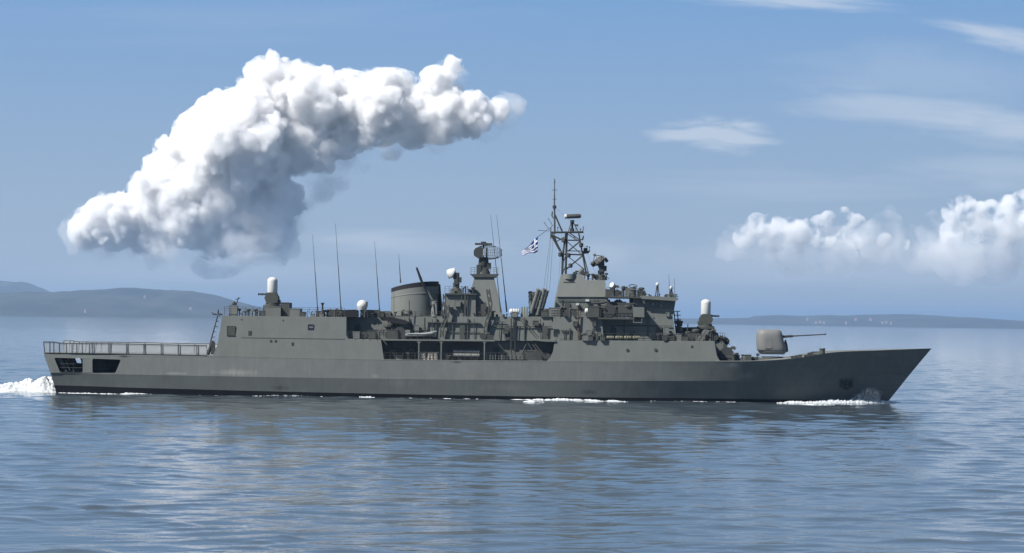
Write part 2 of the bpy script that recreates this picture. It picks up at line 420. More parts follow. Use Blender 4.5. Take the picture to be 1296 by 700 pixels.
class MB:
    def __init__(self):
        self.v = []; self.f = []; self.mi = []; self.cur = 0
    def mat(self, i):
        self.cur = i; return self
    def add(self, vs, fs):
        n = len(self.v)
        self.v += [tuple(p) for p in vs]
        self.f += [tuple(i + n for i in f) for f in fs]
        self.mi += [self.cur] * len(fs)
        return self
    def box(self, x0, y0, z0, x1, y1, z1):
        P = [(x, y, z) for z in (z0, z1) for y in (y0, y1) for x in (x0, x1)]
        return self.add(P, [(0, 2, 3, 1), (4, 5, 7, 6), (0, 1, 5, 4), (2, 6, 7, 3), (0, 4, 6, 2), (1, 3, 7, 5)])
    def pbox(self, px0, py0, px1, py1, Y0, Y1):
        c = at((px0 + px1) / 2, (py0 + py1) / 2, Y0); k = px_scale(Y0)
        w, h = abs(px1 - px0) * k / 2, abs(py1 - py0) * k / 2
        return self.box(c.x - w, min(Y0, Y1), c.z - h, c.x + w, max(Y0, Y1), c.z + h)
    def prism(self, poly, Y0, Y1, lean=0.0, lean2=None):
        """Outline seen from the side at Y0, carried through to Y1; lean tips the near face inward with height."""
        A = [at(px, py, Y0) for px, py in poly]
        z0 = min(p.z for p in A); lean2 = lean if lean2 is None else lean2
        near = [(p.x, Y0 + lean * (p.z - z0), p.z) for p in A]
        far = [(p.x, Y1 - lean2 * (p.z - z0), p.z) for p in A]
        n = len(A)
        area = sum(A[i].x * A[(i + 1) % n].z - A[(i + 1) % n].x * A[i].z for i in range(n))
        if area < 0: near.reverse(); far.reverse()
        return self.add(near + far, [tuple(range(n)), tuple(range(2 * n - 1, n - 1, -1))] + [(i + n, (i + 1) % n + n, (i + 1) % n, i) for i in range(n)])
    def plate(self, outer, holes, Yf, t):
        """Side plating with openings; Yf(px, py) is the depth of the outer face, t its thickness (towards +Y)."""
        from mathutils.geometry import tessellate_polygon
        loops = [outer] + holes
        tri = tessellate_polygon([[Vector((x, y, 0)) for x, y in lp] for lp in loops])
        flat = [p for lp in loops for p in lp]
        A = [at(x, y, Yf(x, y)) for x, y in flat]
        B = [(p.x, p.y + t, p.z) for p in A]; n = len(flat)
        fs = [tuple(x) for x in tri] + [tuple(i + n for i in reversed(x)) for x in tri]
        o = 0
        for lp in loops:
            m = len(lp)
            for i in range(m):
                a, b = o + i, o + (i + 1) % m
                fs.append((a, b, b + n, a + n))
            o += m
        return self.add(A + B, fs)
    def tube(self, p, q, r, r2=None, n=8, caps=True):
        p, q = Vector(p), Vector(q); r2 = r if r2 is None else r2
        d = (q - p)
        if d.length < 1e-6: return self
        d.normalize(); a = d.orthogonal().normalized(); b = d.cross(a)
        vs = [c + (a * math.cos(t) + b * math.sin(t)) * rr for c, rr in ((p, r), (q, r2)) for t in [2 * math.pi * i / n for i in range(n)]]
        fs = [(i, (i + 1) % n, (i + 1) % n + n, i + n) for i in range(n)]
        if caps: fs += [tuple(range(n - 1, -1, -1)), tuple(range(n, 2 * n))]
        return self.add(vs, fs)
    def ptube(self, p, q, Y, rpx, rpx2=None, n=8, Y2=None):
        Y2 = Y if Y2 is None else Y2; k = px_scale(Y)
        return self.tube(at(*p, Y), at(*q, Y2), rpx * k, None if rpx2 is None else rpx2 * k, n)
    def path(self, pts, r, n=6):
        for a, b in zip(pts, pts[1:]): self.tube(a, b, r, n=n)
        return self
    def lathe(self, base, prof, n=20, axis=(0, 0, 1)):
        """prof: (radius, height) pairs along the axis from base."""
        ax = Vector(axis).normalized(); a = ax.orthogonal().normalized(); b = ax.cross(a); base = Vector(base)
        vs = []
        for r, h in prof:
            for i in range(n):
                t = 2 * math.pi * i / n
                vs.append(base + ax * h + (a * math.cos(t) + b * math.sin(t)) * max(r, 1e-4))
        fs = []
        for j in range(len(prof) - 1):
            for i in range(n):
                fs.append((j * n + i, j * n + (i + 1) % n, (j + 1) * n + (i + 1) % n, (j + 1) * n + i))
        m = len(prof)
        fs += [tuple(range(n - 1, -1, -1)), tuple(range((m - 1) * n, m * n))]
        return self.add(vs, fs)
    def build(self, name, mats, parent=None, smooth=None, label=None):
        if not isinstance(mats, (list, tuple)): mats = [mats]
        me = bpy.data.meshes.new(name); me.from_pydata(self.v, [], self.f); me.update()
        for m in mats: me.materials.append(m)
        me.polygons.foreach_set('material_index', self.mi)
        bm = bmesh.new(); bm.from_mesh(me); bmesh.ops.recalc_face_normals(bm, faces=bm.faces)
        if smooth:
            lim = R(smooth)
            for f in bm.faces: f.smooth = True
            for e in bm.edges:
                if len(e.link_faces) != 2 or e.calc_face_angle(0) > lim: e.smooth = False
        bm.to_mesh(me); bm.free()
        o = bpy.data.objects.new(name, me); col.objects.link(o)
        if parent is not None: o.parent = parent
        if label: o['label'] = label
        return o

def empty(name, loc=(0, 0, 0)):
    o = bpy.data.objects.new(name, None); col.objects.link(o); o.location = loc; o.empty_display_size = 0.5
    return o

# ---------------------------------------------------------------- paints
def paint(name, color, rough=0.55, var=0.10, streak=0.12, rust=0.0, scale=0.5, plates=False):
    """Sea-worn paint: faint blotches, vertical run-off streaks and a little rust."""
    m, t, b = material(name, color, rough)
    tcn = t.nodes.new('ShaderNodeTexCoord')
    n1 = t.nodes.new('ShaderNodeTexNoise'); n1.inputs['Scale'].default_value = scale; n1.inputs['Detail'].default_value = 6; n1.inputs['Roughness'].default_value = 0.6
    t.links.new(tcn.outputs['Object'], n1.inputs['Vector'])
    mp = t.nodes.new('ShaderNodeMapping'); mp.inputs['Scale'].default_value = (1.6, 1.6, 0.22); t.links.new(tcn.outputs['Object'], mp.inputs[0])
    n2 = t.nodes.new('ShaderNodeTexNoise'); n2.inputs['Scale'].default_value = 1.0; n2.inputs['Detail'].default_value = 5; n2.inputs['Roughness'].default_value = 0.7
    t.links.new(mp.outputs[0], n2.inputs['Vector'])
    f = mathn(t, 'ADD', mathn(t, 'MULTIPLY', mathn(t, 'SUBTRACT', n1.outputs[0], 0.5), var * 2.5), mathn(t, 'MULTIPLY', mathn(t, 'SUBTRACT', n2.outputs[0], 0.5), streak * 2.5))
    f = mathn(t, 'ADD', f, 1.0)
    sc = t.nodes.new('ShaderNodeVectorMath'); sc.operation = 'SCALE'; sc.inputs[0].default_value = color
    t.links.new(f, sc.inputs['Scale'])
    out = sc.outputs[0]
    if rust:
        mp2 = t.nodes.new('ShaderNodeMapping'); mp2.inputs['Scale'].default_value = (1.1, 1.1, 0.16); mp2.inputs['Location'].default_value = (3, 1, 5); t.links.new(tcn.outputs['Object'], mp2.inputs[0])
        n3 = t.nodes.new('ShaderNodeTexNoise'); n3.inputs['Scale'].default_value = 1.3; n3.inputs['Detail'].default_value = 8; n3.inputs['Roughness'].default_value = 0.75
        t.links.new(mp2.outputs[0], n3.inputs['Vector'])
        r = mathn(t, 'MULTIPLY', mathn(t, 'SUBTRACT', n3.outputs[0], 0.62, clamp=True), rust * 8, clamp=True)
        out = mixc(t, r, out, (0.13, 0.075, 0.045))
    b.inputs['Specular IOR Level'].default_value = 0.12
    if plates:
        # scuffs and rubbed patches where they sit on the plating
        sx_ = t.nodes.new('ShaderNodeSeparateXYZ'); t.links.new(tcn.outputs['Object'], sx_.inputs[0])
        for (px, py, rx, ry, c_, k_) in ((353, 491, 15, 4.5, (.05, .052, .055), .7), (746, 496.5, 13, 4, (.05, .052, .055), .6), (297, 471.5, 34, 4.5, (.22, .22, .21), .6), (222, 472.5, 18, 2.5, (.24, .24, .23), .5),
                                         (928, 462, 10, 4, (.24, .25, .25), .5), (947, 476, 12, 6, (.22, .23, .23), .45), (1120, 449, 12, 3, (.2, .2, .2), .3), (599, 476, 9, 3, (.17, .13, .10), .4), (475, 476, 5, 3, (.2, .2, .2), .5), (157, 451.2, 10, 1.6, (.02, .02, .02), .9), (577, 458.5, 9, 1.4, (.03, .03, .03), .8), (505, 485, 20, 7, (.2, .205, .2), .3), (640, 490, 40, 6, (.19, .19, .18), .3)):
            c0 = at(px, py, -7.2); kk = px_scale(-7.2)
            dx = mathn(t, 'DIVIDE', mathn(t, 'SUBTRACT', sx_.outputs[0], c0.x), rx * kk); dz = mathn(t, 'DIVIDE', mathn(t, 'SUBTRACT', sx_.outputs[2], c0.z), ry * kk)
            d_ = mathn(t, 'SUBTRACT', 1.0, mathn(t, 'SQRT', mathn(t, 'ADD', mathn(t, 'MULTIPLY', dx, dx), mathn(t, 'MULTIPLY', dz, dz))))
            d_ = mathn(t, 'MULTIPLY', mathn(t, 'ADD', d_, mathn(t, 'MULTIPLY', mathn(t, 'SUBTRACT', n2.outputs[0], 0.5), 2.2)), k_ * 1.2, clamp=True)
            side = mathn(t, 'LESS_THAN', sx_.outputs[1], 0.0)
            out = mixc(t, mathn(t, 'MULTIPLY', d_, side), out, c_)
        mpb = t.nodes.new('ShaderNodeMapping'); mpb.inputs['Rotation'].default_value = (R(90), 0, 0); t.links.new(tcn.outputs['Object'], mpb.inputs[0])
        bk = t.nodes.new('ShaderNodeTexBrick'); t.links.new(mpb.outputs[0], bk.inputs['Vector']); bk.inputs['Scale'].default_value = 0.30; bk.inputs['Mortar Size'].default_value = 0.008; bk.inputs['Mortar Smooth'].default_value = 0.6
        bk.inputs['Brick Width'].default_value = 2.2; bk.inputs['Row Height'].default_value = 0.72
        bk.inputs['Color1'].default_value = (1, 1, 1, 1); bk.inputs['Color2'].default_value = (.93, .93, .93, 1); bk.inputs['Mortar'].default_value = (.72, .72, .72, 1)
        mm = t.nodes.new('ShaderNodeMix'); mm.data_type = 'RGBA'; mm.blend_type = 'MULTIPLY'; mm.inputs[0].default_value = 0.8; t.links.new(out, mm.inputs[6]); t.links.new(bk.outputs[0], mm.inputs[7]); out = mm.outputs[2]
    t.links.new(out, b.inputs['Base Color'])
    t.links.new(mathn(t, 'ADD', mathn(t, 'MULTIPLY', n1.outputs[0], 0.2), rough - 0.1), b.inputs['Roughness'])
    bp = t.nodes.new('ShaderNodeBump'); bp.inputs['Strength'].default_value = 0.6; bp.inputs['Distance'].default_value = 0.05
    n4 = t.nodes.new('ShaderNodeTexNoise'); n4.inputs['Scale'].default_value = 0.45; n4.inputs['Detail'].default_value = 2
    t.links.new(tcn.outputs['Object'], n4.inputs['Vector']); t.links.new(n4.outputs[0], bp.inputs['Height']); t.links.new(bp.outputs[0], b.inputs['Normal'])
    return m
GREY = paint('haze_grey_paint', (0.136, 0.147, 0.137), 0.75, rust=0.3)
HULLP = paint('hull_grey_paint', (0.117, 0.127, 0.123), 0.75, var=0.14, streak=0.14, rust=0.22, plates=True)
GREY2 = paint('mid_grey_fittings', (0.064, 0.068, 0.063), 0.7, rust=0.3, scale=2)  # second, darker grey paint, used on fittings all over the ship
DARK = paint('dark_grey_fittings', (0.05, 0.053, 0.052), 0.5, scale=2)
DECK = paint('deck_paint', (0.16, 0.165, 0.155), 0.8)
BLACK = paint('boot_topping', (0.010, 0.010, 0.012), 0.4)
SOOT = paint('funnel_black', (0.022, 0.022, 0.024), 0.6)
WHITE = paint('white_enamel', (0.50, 0.51, 0.50), 0.35, var=0.03, streak=0.05)
GUNP = paint('gun_shield_paint', (0.16, 0.165, 0.16), 0.45, var=0.05, streak=0.04)
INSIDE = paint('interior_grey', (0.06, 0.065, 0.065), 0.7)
OLIVE = paint('olive_canister', (0.17, 0.17, 0.12), 0.6)
GLASS, gt_, gb_ = material('window_glass', (0.015, 0.02, 0.025), 0.08)
NETM, nt2, nb = material('safety_net', (0.40, 0.41, 0.40), 0.8)
nb.inputs['Alpha'].default_value = 0.6

def cr(xs, n):
    """Catmull-Rom through the values xs, n samples."""
    xs = np.asarray(xs, float); m = len(xs); out = []
    for s in np.linspace(0, m - 1, n):
        i = min(int(s), m - 2); t = s - i
        p0 = xs[max(i - 1, 0)]; p1 = xs[i]; p2 = xs[i + 1]; p3 = xs[min(i + 2, m - 1)]
        out.append(0.5 * (2 * p1 + (p2 - p0) * t + (2 * p0 - 5 * p1 + 4 * p2 - p3) * t * t + (3 * p1 - p0 - 3 * p2 + p3) * t ** 3))
    return np.array(out)

ship = empty('warship', (0, 0, 0))
tag(ship, 'long grey naval frigate steaming to the right across the calm sea', 'warship')

# ---------------------------------------------------------------- hull
NS = 141
D_px = [55, 105, 160, 266, 350, 483, 620, 760, 905, 960, 1005, 1055, 1110, 1150, 1179]
D_py = [447, 447.6, 448.4, 450.6, 453, 455.6, 457, 457.6, 457.6, 457, 453.8, 446, 443.6, 442, 441]
D_hb = [6.0, 6.4, 6.7, 7.0, 7.1, 7.15, 7.15, 7.1, 7.02, 6.7, 6.1, 5.15, 3.5, 1.9, 0.10]
K_px = [63.6, 106, 160, 266, 350, 483, 620, 760, 905, 956, 998, 1042, 1089, 1124, 1151]
K_py = [472, 472.7, 474, 476, 477.5, 479.5, 481, 482, 482, 482, 480.5, 477.5, 475.8, 475, 474.5]
K_hb = [6.2, 6.7, 7.0, 7.35, 7.45, 7.45, 7.45, 7.2, 6.35, 5.6, 4.75, 3.6, 2.2, 1.05, 0.09]
B_px = [68.5, 107, 161, 266, 350, 483, 620, 760, 905, 950, 988, 1026, 1066, 1098, 1125]
B_py = [487.5, 488.6, 490.5, 493.3, 495.5, 498.4, 501, 503, 504.4, 505, 505.5, 506, 506.5, 507, 507]
B_hb = [5.7, 6.2, 6.6, 7.0, 7.1, 7.15, 7.1, 6.6, 5.2, 4.4, 3.5, 2.45, 1.35, 0.6, 0.07]
def curve(P, Yp, H):
    a, b, c = cr(P, NS), cr(Yp, NS), cr(H, NS)
    return [at(x, y, -h) for x, y, h in zip(a, b, np.maximum(c, 0.05))]
deckc, knuc, botc = curve(D_px, D_py, D_hb), curve(K_px, K_py, K_hb), curve(B_px, B_py, B_hb)
keel = [Vector((p.x + 0.8 - 1.6 * i / NS, p.y * 0.93, -2.2)) for i, p in enumerate(botc)]
def nearest_station(px):
    x = at(px, 455, -7).x
    return min(range(NS), key=lambda i: abs(deckc[i].x - x))
i_open = nearest_station(168)
def mir(p): return Vector((p[0], -p[1], p[2]))

hull = MB()
def strip(mb, A, B, i0=0, i1=NS - 1, sub=1):
    for sgn in (1, -1):
        vs = []; fs = []
        for i in range(i0, i1 + 1):
            for k in range(sub + 1):
                p = A[i].lerp(B[i], k / sub)
                vs.append(p if sgn == 1 else mir(p))
        w = sub + 1
        for i in range(i1 - i0):
            for k in range(sub):
                a = i * w + k
                fs.append((a, a + w, a + w + 1, a + 1) if sgn == 1 else (a, a + 1, a + w + 1, a + w))
        mb.add(vs, fs)
hull.mat(1); strip(hull, keel, botc)
hull.mat(0); strip(hull, botc, knuc)
strip(hull, knuc, deckc, i_open, NS - 1)
# stern quarter: plating with two mooring openings a side
def yside(px, py):
    x = at(px, 460, -6.6).x
    i = min(range(NS), key=lambda i: abs(deckc[i].x - x)); i = max(0, min(NS - 2, i))
    a, b = deckc[i], deckc[min(i + 1, NS - 1)]
    z = at(px, py, -6.6).z
    t = max(0, min(1, (deckc[i].z - z) / (deckc[i].z - knuc[i].z)))
    return deckc[i].y * (1 - t) + knuc[i].y * t
def rrect(pts, r=2.0, n=4):
    """Round the corners of an outline."""
    out = []
    m = len(pts)
    for i in range(m):
        p0, p1, p2 = Vector((*pts[i - 1], 0)), Vector((*pts[i], 0)), Vector((*pts[(i + 1) % m], 0))
        a = p1 + (p0 - p1).normalized() * min(r, (p0 - p1).length * 0.45); b = p1 + (p2 - p1).normalized() * min(r, (p2 - p1).length * 0.45)
        for k in range(n + 1):
            t = k / n; q = a * (1 - t) ** 2 + p1 * 2 * t * (1 - t) + b * t * t
            out.append((q.x, q.y))
    return out
hole1 = rrect([(68.5, 452.8), (104.5, 453.6), (104.8, 471.6), (76, 471.2)], 2.5)
hole2 = rrect([(116.8, 454.0), (153, 455.2), (146, 472.2), (117, 471.8)], 2.5)
x_open = deckc[i_open].x
outer = [(55, 447)] + [(x, np.interp(x, D_px, D_py)) for x in (80, 105, 130, 150)]
def to_px(p):
    """Photo point of a place, used to close plating exactly against its neighbour."""
    k = F / (p.y + DIST); u, v = p.x * k, (EYE - p.z) * k
    return (648 + u * math.cos(ROLL) - v * math.sin(ROLL), 350 + SHIFT + u * math.sin(ROLL) + v * math.cos(ROLL))
top_edge = [to_px(deckc[i]) for i in range(0, i_open + 1)]
bot_edge = [to_px(knuc[i]) for i in range(i_open, -1, -1)]
sp = MB(); sp.plate(top_edge + bot_edge, [hole1, hole2], yside, 0.10)
hull.add(sp.v, sp.f)
hole3 = rrect([(139, 455), (152, 455.2), (147.5, 468), (139, 467.5)], 1.5); hole4 = rrect([(70, 453.2), (77, 453.4), (79, 462), (73, 462)], 1.5)
sp2 = MB(); sp2.plate(top_edge + bot_edge, [hole3, hole4], yside, 0.10)
hull.add([mir(v) for v in sp2.v], sp2.f)
# transom, split so it never shares a plane
for A, B, mi in ((keel, botc, 1), (botc, knuc, 0), (knuc, deckc, 0)):
    hull.mat(mi); hull.add([A[0], mir(A[0]), mir(B[0]), B[0]], [(0, 1, 2, 3)])
    hull.add([A[-1], mir(A[-1]), mir(B[-1]), B[-1]], [(3, 2, 1, 0)])
# weather deck: level with the side except behind the bow bulwark
drop = [max(0.0, min(1.05, (i - nearest_station(1000)) * 0.11)) if i > nearest_station(1000) else 0.0 for i in range(NS)]
hull.mat(2)
dv = []; df = []
for i in range(NS):
    p = deckc[i]; t = drop[i] / max(0.5, (p.z - knuc[i].z)); q = p.lerp(knuc[i], min(t, 0.9)) if drop[i] else p
    dv += [(q.x, q.y, q.z + 0.02), (q.x, 0, q.z + 0.08), (q.x, -q.y, q.z + 0.02)]
for i in range(NS - 1):
    a = i * 3
    df += [(a, a + 3, a + 4, a + 1), (a + 1, a + 4, a + 5, a + 2)]
hull.add(dv, df)
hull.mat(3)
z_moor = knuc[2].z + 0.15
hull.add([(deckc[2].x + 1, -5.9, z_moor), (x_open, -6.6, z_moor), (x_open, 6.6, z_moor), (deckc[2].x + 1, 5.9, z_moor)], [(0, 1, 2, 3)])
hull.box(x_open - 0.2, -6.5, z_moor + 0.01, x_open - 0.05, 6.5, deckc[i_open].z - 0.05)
hull.mat(0)
hull_o = hull.build('hull', [HULLP, BLACK, DECK, INSIDE], ship, smooth=28)

zdeck = lambda px: float(np.interp(at(px, 455, -7).x, [p.x for p in deckc], [p.z for p in deckc]))
def bollard(mb, x, y, z, s=1.0):
    for dx in (-0.3, 0.3):
        mb.lathe((x + dx * s, y, z), [(0.14 * s, 0), (0.13 * s, 0.4 * s), (0.2 * s, 0.42 * s), (0.2 * s, 0.5 * s)], 10)
    mb.box(x - 0.55 * s, y - 0.2 * s, z, x + 0.55 * s, y + 0.2 * s, z + 0.06)
# mooring deck gear seen through the openings
m = MB(); c = at(81, 462, -5.0)
m.tube((c.x - 0.9, -4.9, z_moor + 2.1), (c.x + 0.15, -4.9, z_moor + 0.35), 0.22, 0.30, 12); m.build('fairlead_chute', GREY, ship, 40)
m = MB(); m.lathe((c.x + 0.3, -5.2, z_moor), [(0.35, 0), (0.33, .15), (0.14, .25), (0.12, .7), (0.3, .8), (0.3, .9)], 12); m.build('bollard', GREY2, ship, 40)
m = MB(); c = at(127, 464, -3)
m.lathe((c.x, -1.6, z_moor + 0.8), [(0.85, 0), (0.85, .15), (0.35, .2), (0.35, 1.3), (0.85, 1.35), (0.85, 1.5)], 16, axis=(0, -1, 0))
m.box(c.x - 0.9, -2.9, z_moor, c.x + 0.9, -1.7, z_moor + 0.25); m.build('mooring_winch', DARK, ship, 40)
for px in (94, 128, 158):
    m = MB(); b = at(px, 462, -5); m.box(b.x - 0.06, -5.6, z_moor, b.x + 0.06, -5.48, z_moor + 2.3); m.build('pillar', GREY2, ship)
m = MB()
for pa, pb in ((76, 104), (118, 150)):
    a, b = at(pa, 465, -5.9), at(pb, 465, -5.9)
    for z in (0.55, 1.05): m.tube((a.x, -5.95, z_moor + z), (b.x, -5.95, z_moor + z), 0.03)
m.build('mooring_rail', GREY2, ship)
m = MB()
m.pbox(142, 450.3, 158, 453.2, yside(150, 451) - 0.07, yside(150, 451) - 0.02)
m.build('dark_scuff', DARK, ship) if False else None

# black scupper plates, anchor and recess at the bow
st = nearest_station(1080)
an = MB()
def hullpt(px, py, out=0.05):
    """Point on the outer plating between boot and deck at the photo point (iterates on depth)."""
    Y = -5.0
    for _ in range(12):
        p = at(px, py, Y)
        i = min(range(NS), key=lambda i: abs((knuc[i].x if p.z < knuc[i].z else deckc[i].x) - p.x))
        if p.z >= knuc[i].z: A, B = deckc[i], knuc[i]
        else: A, B = knuc[i], botc[i]
        t = max(0, min(1, (A.z - p.z) / (A.z - B.z)))
        x = A.x * (1 - t) + B.x * t
        # slide along to the right station
        best = None
        for j in range(max(0, i - 12), min(NS, i + 13)):
            for A2, B2 in ((deckc[j], knuc[j]), (knuc[j], botc[j])):
                if B2.z <= p.z <= A2.z:
                    tt = (A2.z - p.z) / (A2.z - B2.z); q = A2.lerp(B2, tt)
                    if best is None or abs(q.x - p.x) < abs(best.x - p.x): best = q
        if best is None: break
        Y = best.y
    return at(px, py, Y - out)
c = hullpt(1071, 486)
tang = (hullpt(1085, 486) - hullpt(1057, 486)).normalized()
upv = (hullpt(1071, 480) - hullpt(1071, 492)).normalized(); nrm = tang.cross(upv).normalized()
if nrm.y > 0: nrm = -nrm
def onb(a, b, o): return c + tang * a + upv * b + nrm * o
def slab(mb, pts, o0, o1):
    n = len(pts); mb.add([onb(a, b, o0) for a, b in pts] + [onb(a, b, o1) for a, b in pts], [tuple(range(n)), tuple(range(2 * n - 1, n - 1, -1))] + [(i, (i + 1) % n, (i + 1) % n + n, i + n) for i in range(n)])
slab(an, [(-.12, -.4), (.12, -.4), (.12, .45), (-.12, .45)], 0.0, 0.28)
slab(an, [(-.85, -.35), (.85, -.35), (.85, -.12), (-.85, -.12)], 0.02, 0.30)
slab(an, [(-.85, -.35), (-.6, -.35), (-.55, .3), (-.8, .35)], 0.04, 0.34)
slab(an, [(.85, -.35), (.6, -.35), (.55, .3), (.8, .35)], 0.04, 0.34)
slab(an, [(-.35, -.75), (.35, -.75), (.2, -.5), (-.2, -.5)], 0.0, 0.2)
an.build('anchor', DARK, ship)
slabm = MB(); slab(slabm, [(-.95, .5), (.95, .5), (.95, .62), (-.95, .62)], -0.05, 0.12); slab(slabm, [(-.95, -.5), (.95, -.5), (.95, -.42), (-.95, -.42)], -0.05, 0.12); slabm.build('anchor_housing', GREY2, ship)

# ---------------------------------------------------------------- flight deck nets
fn = MB(); nn = MB()
posts = [56.5, 63, 68, 75, 84, 91, 97, 104, 113, 117, 138, 160, 182, 204, 226, 249, 262]
def nety(px): return yside(px, 448) - 0.12
pts = []
for px in posts:
    Y = nety(px); py = np.interp(px, D_px, D_py)
    a = at(px, py - 0.6, Y + 0.1); b = at(px - (1.5 if px < 60 else 0), py - 13.2 - (1.2 if px < 70 else 0), Y - 0.25)
    pts.append((a, b))
for k, (px, (a, b)) in enumerate(zip(posts, pts)):
    p = MB(); p.tube(a, b, 0.045); 
    if px > 113 and px < 255: p.tube(a + Vector((0.22, 0, 0)), b + Vector((0.22, 0, 0)), 0.05)
    p.build('net_post', DARK, ship)
rail = MB(); foot = MB()
for (a, b), (a2, b2) in zip(pts, pts[1:]):
    rail.tube(b, b2, 0.055); foot.tube(a, a2, 0.04)
    nn.add([a, a2, b2, b], [(0, 1, 2, 3)])
rail.build('net_frame', GREY2, ship); foot.build('net_foot_rail', GREY2, ship)
nn.build('deck_edge_net', NETM, ship)
nb_far = MB(); rail2 = MB()
for (a, b), (a2, b2) in zip(pts, pts[1:]):
    rail2.tube(mir(b), mir(b2), 0.05); nb_far.add([mir(a), mir(a2), mir(b2), mir(b)], [(0, 1, 2, 3)]); rail2.tube(mir(a), mir(b), 0.05)
rail2.build('net_frame', GREY2, ship); nb_far.build('deck_edge_net', NETM, ship)
g = MB(); p = at(266, 445, -6.3); g.tube((p.x - 0.3, -6.3, p.z - 0.4), (p.x + 0.3, -6.3, p.z + 1.4), 0.22, n=10); g.build('rolled_net', DARK, ship, 40)

# ---------------------------------------------------------------- after superstructure (hangar)
SIDE = -7.02
LEAN = 0.075
aft = MB()
low = [(267.5, 452.5), (270.5, 448), (275, 436), (278.5, 415), (280.6, 399.6), (438, 401.2), (438, 424), (439.5, 427.4), (442.5, 428.8), (482, 430), (485.6, 454), (485.6, 457)]
low_b = [(267.5, 455)]
aft.prism(low + [(380, 456), (267.5, 453.5)], SIDE, -SIDE, LEAN)
aft_o = aft.build('hangar', GREY, ship)
m = MB(); m.prism([(434, 401.0), (500, 401.5), (500, 430.2), (434, 429.5)], -3.2, 3.2, 0.02); m.build('deckhouse', GREY, ship)
# hangar roof edge strip, side window and ports
m = MB(); w0 = at(292, 418.8, SIDE)
def fit(mb, px0, py0, px1, py1, proud=0.03, back=0.1, Yb=SIDE, zb=None, lean=LEAN):
    """A fitting laid on the leaning side plating."""
    zc = at(380, 455, Yb).z if zb is None else zb
    c_ = at((px0 + px1) / 2, (py0 + py1) / 2, Yb + lean * 3)
    Y = Yb + lean * (c_.z - zc)
    mb.pbox(px0, py0, px1, py1, Y - proud, Y + back)
m = MB(); fit(m, 288, 413.6, 296.8, 424.2, 0.05); m.build('shutter', GREY2, ship)
m = MB(); fit(m, 287.2, 412.8, 288, 425, 0.08); fit(m, 296.8, 412.8, 297.6, 425, 0.08); fit(m, 287.2, 412.6, 297.6, 413.5, 0.085); fit(m, 287.2, 424.3, 297.6, 425.1, 0.085); m.build('shutter_frame', DARK, ship)
for a in ((314.2, 418.8, 318, 424.6), (341.6, 430.2, 344, 433), (347.6, 430.2, 350, 433), (368.8, 433.4, 371.4, 437.2), (357.5, 404.7, 358.8, 406), (305, 403.5, 306.2, 404.7)):
    m = MB(); fit(m, *a, proud=0.05); m.build('vent_opening', DARK, ship)
m = MB(); fit(m, 389.5, 410.5, 397, 417.8, 0.05); m.build('window', GLASS, ship)
m = MB(); fit(m, 391.5, 413.2, 396.4, 415.2, 0.09); m.build('window_blind', GREY, ship)
m = MB(); fit(m, 305, 427.6, 436, 428.3, 0.04); m.build('rubbing_strip', GREY, ship)
m = MB()
a, b = at(270, 440, -5.5), at(281, 400, -5.5)
for k in range(7):
    t = k / 6; q = a.lerp(b, t); m.tube((q.x - 0.55, -6.2, q.z), (q.x - 0.15, -6.2, q.z), 0.05); m.tube((q.x - 0.55, -5.8, q.z), (q.x - 0.15, -5.8, q.z), 0.05)
m.tube(a + Vector((-0.5, -0.7, 0)), b + Vector((-0.5, -0.7, 0)), 0.05); m.tube(a + Vector((-0.5, -0.3, 0)), b + Vector((-0.5, -0.3, 0)), 0.05)
m.build('ladder', DARK, ship)
m = MB(); m.prism([(266.3, 448.5), (268.2, 434), (271.5, 432.8), (272.3, 444), (270, 448.5)], -6.6, -6.1); m.build('hose_rack', DARK, ship)
m = MB()
for k in range(4): m.ptube((268 + k * 3.5, 395.5 + 1.5 * (k % 2)), (271 + k * 3.5, 398), -5.6, 0.6)
m.ptube((269, 398.2), (282, 398.6), -5.6, 0.5); m.ptube((276, 392), (277, 399), -5.6, 0.8); m.build('approach_light_bar', DARK, ship)

def railing(px0, px1, py0, py1, Y, h=9.5, step=9.0, name='railing', mat=None, Y2=None, wires=3):
    m = MB(); n = max(1, round(abs(px1 - px0) / step)); prev = None
    Y2 = Y if Y2 is None else Y2; k = px_scale(Y)
    for i in range(n + 1):
        t = i / n; Yi = Y + (Y2 - Y) * t
        p = at(px0 + (px1 - px0) * t, py0 + (py1 - py0) * t, Yi)
        m.tube(p, p + Vector((0, 0, h * k)), 0.028, n=5)
        if prev is not None:
            for w in range(wires):
                z = Vector((0, 0, h * k * (w + 1) / wires)); m.tube(prev + z, p + z, 0.02 if w < wires - 1 else 0.028, n=4)
        prev = p
    return m.build(name, mat or GREY2, ship)
railing(284, 334, 399.5, 400, -6.4, 9); railing(380, 436, 400.8, 401.4, -6.4, 9)
railing(440, 482, 401.5, 402, -4.4, 8); railing(440, 485, 428.5, 429.8, -6.9, 8.5); railing(284, 436, 396, 398, 6.3, 8)

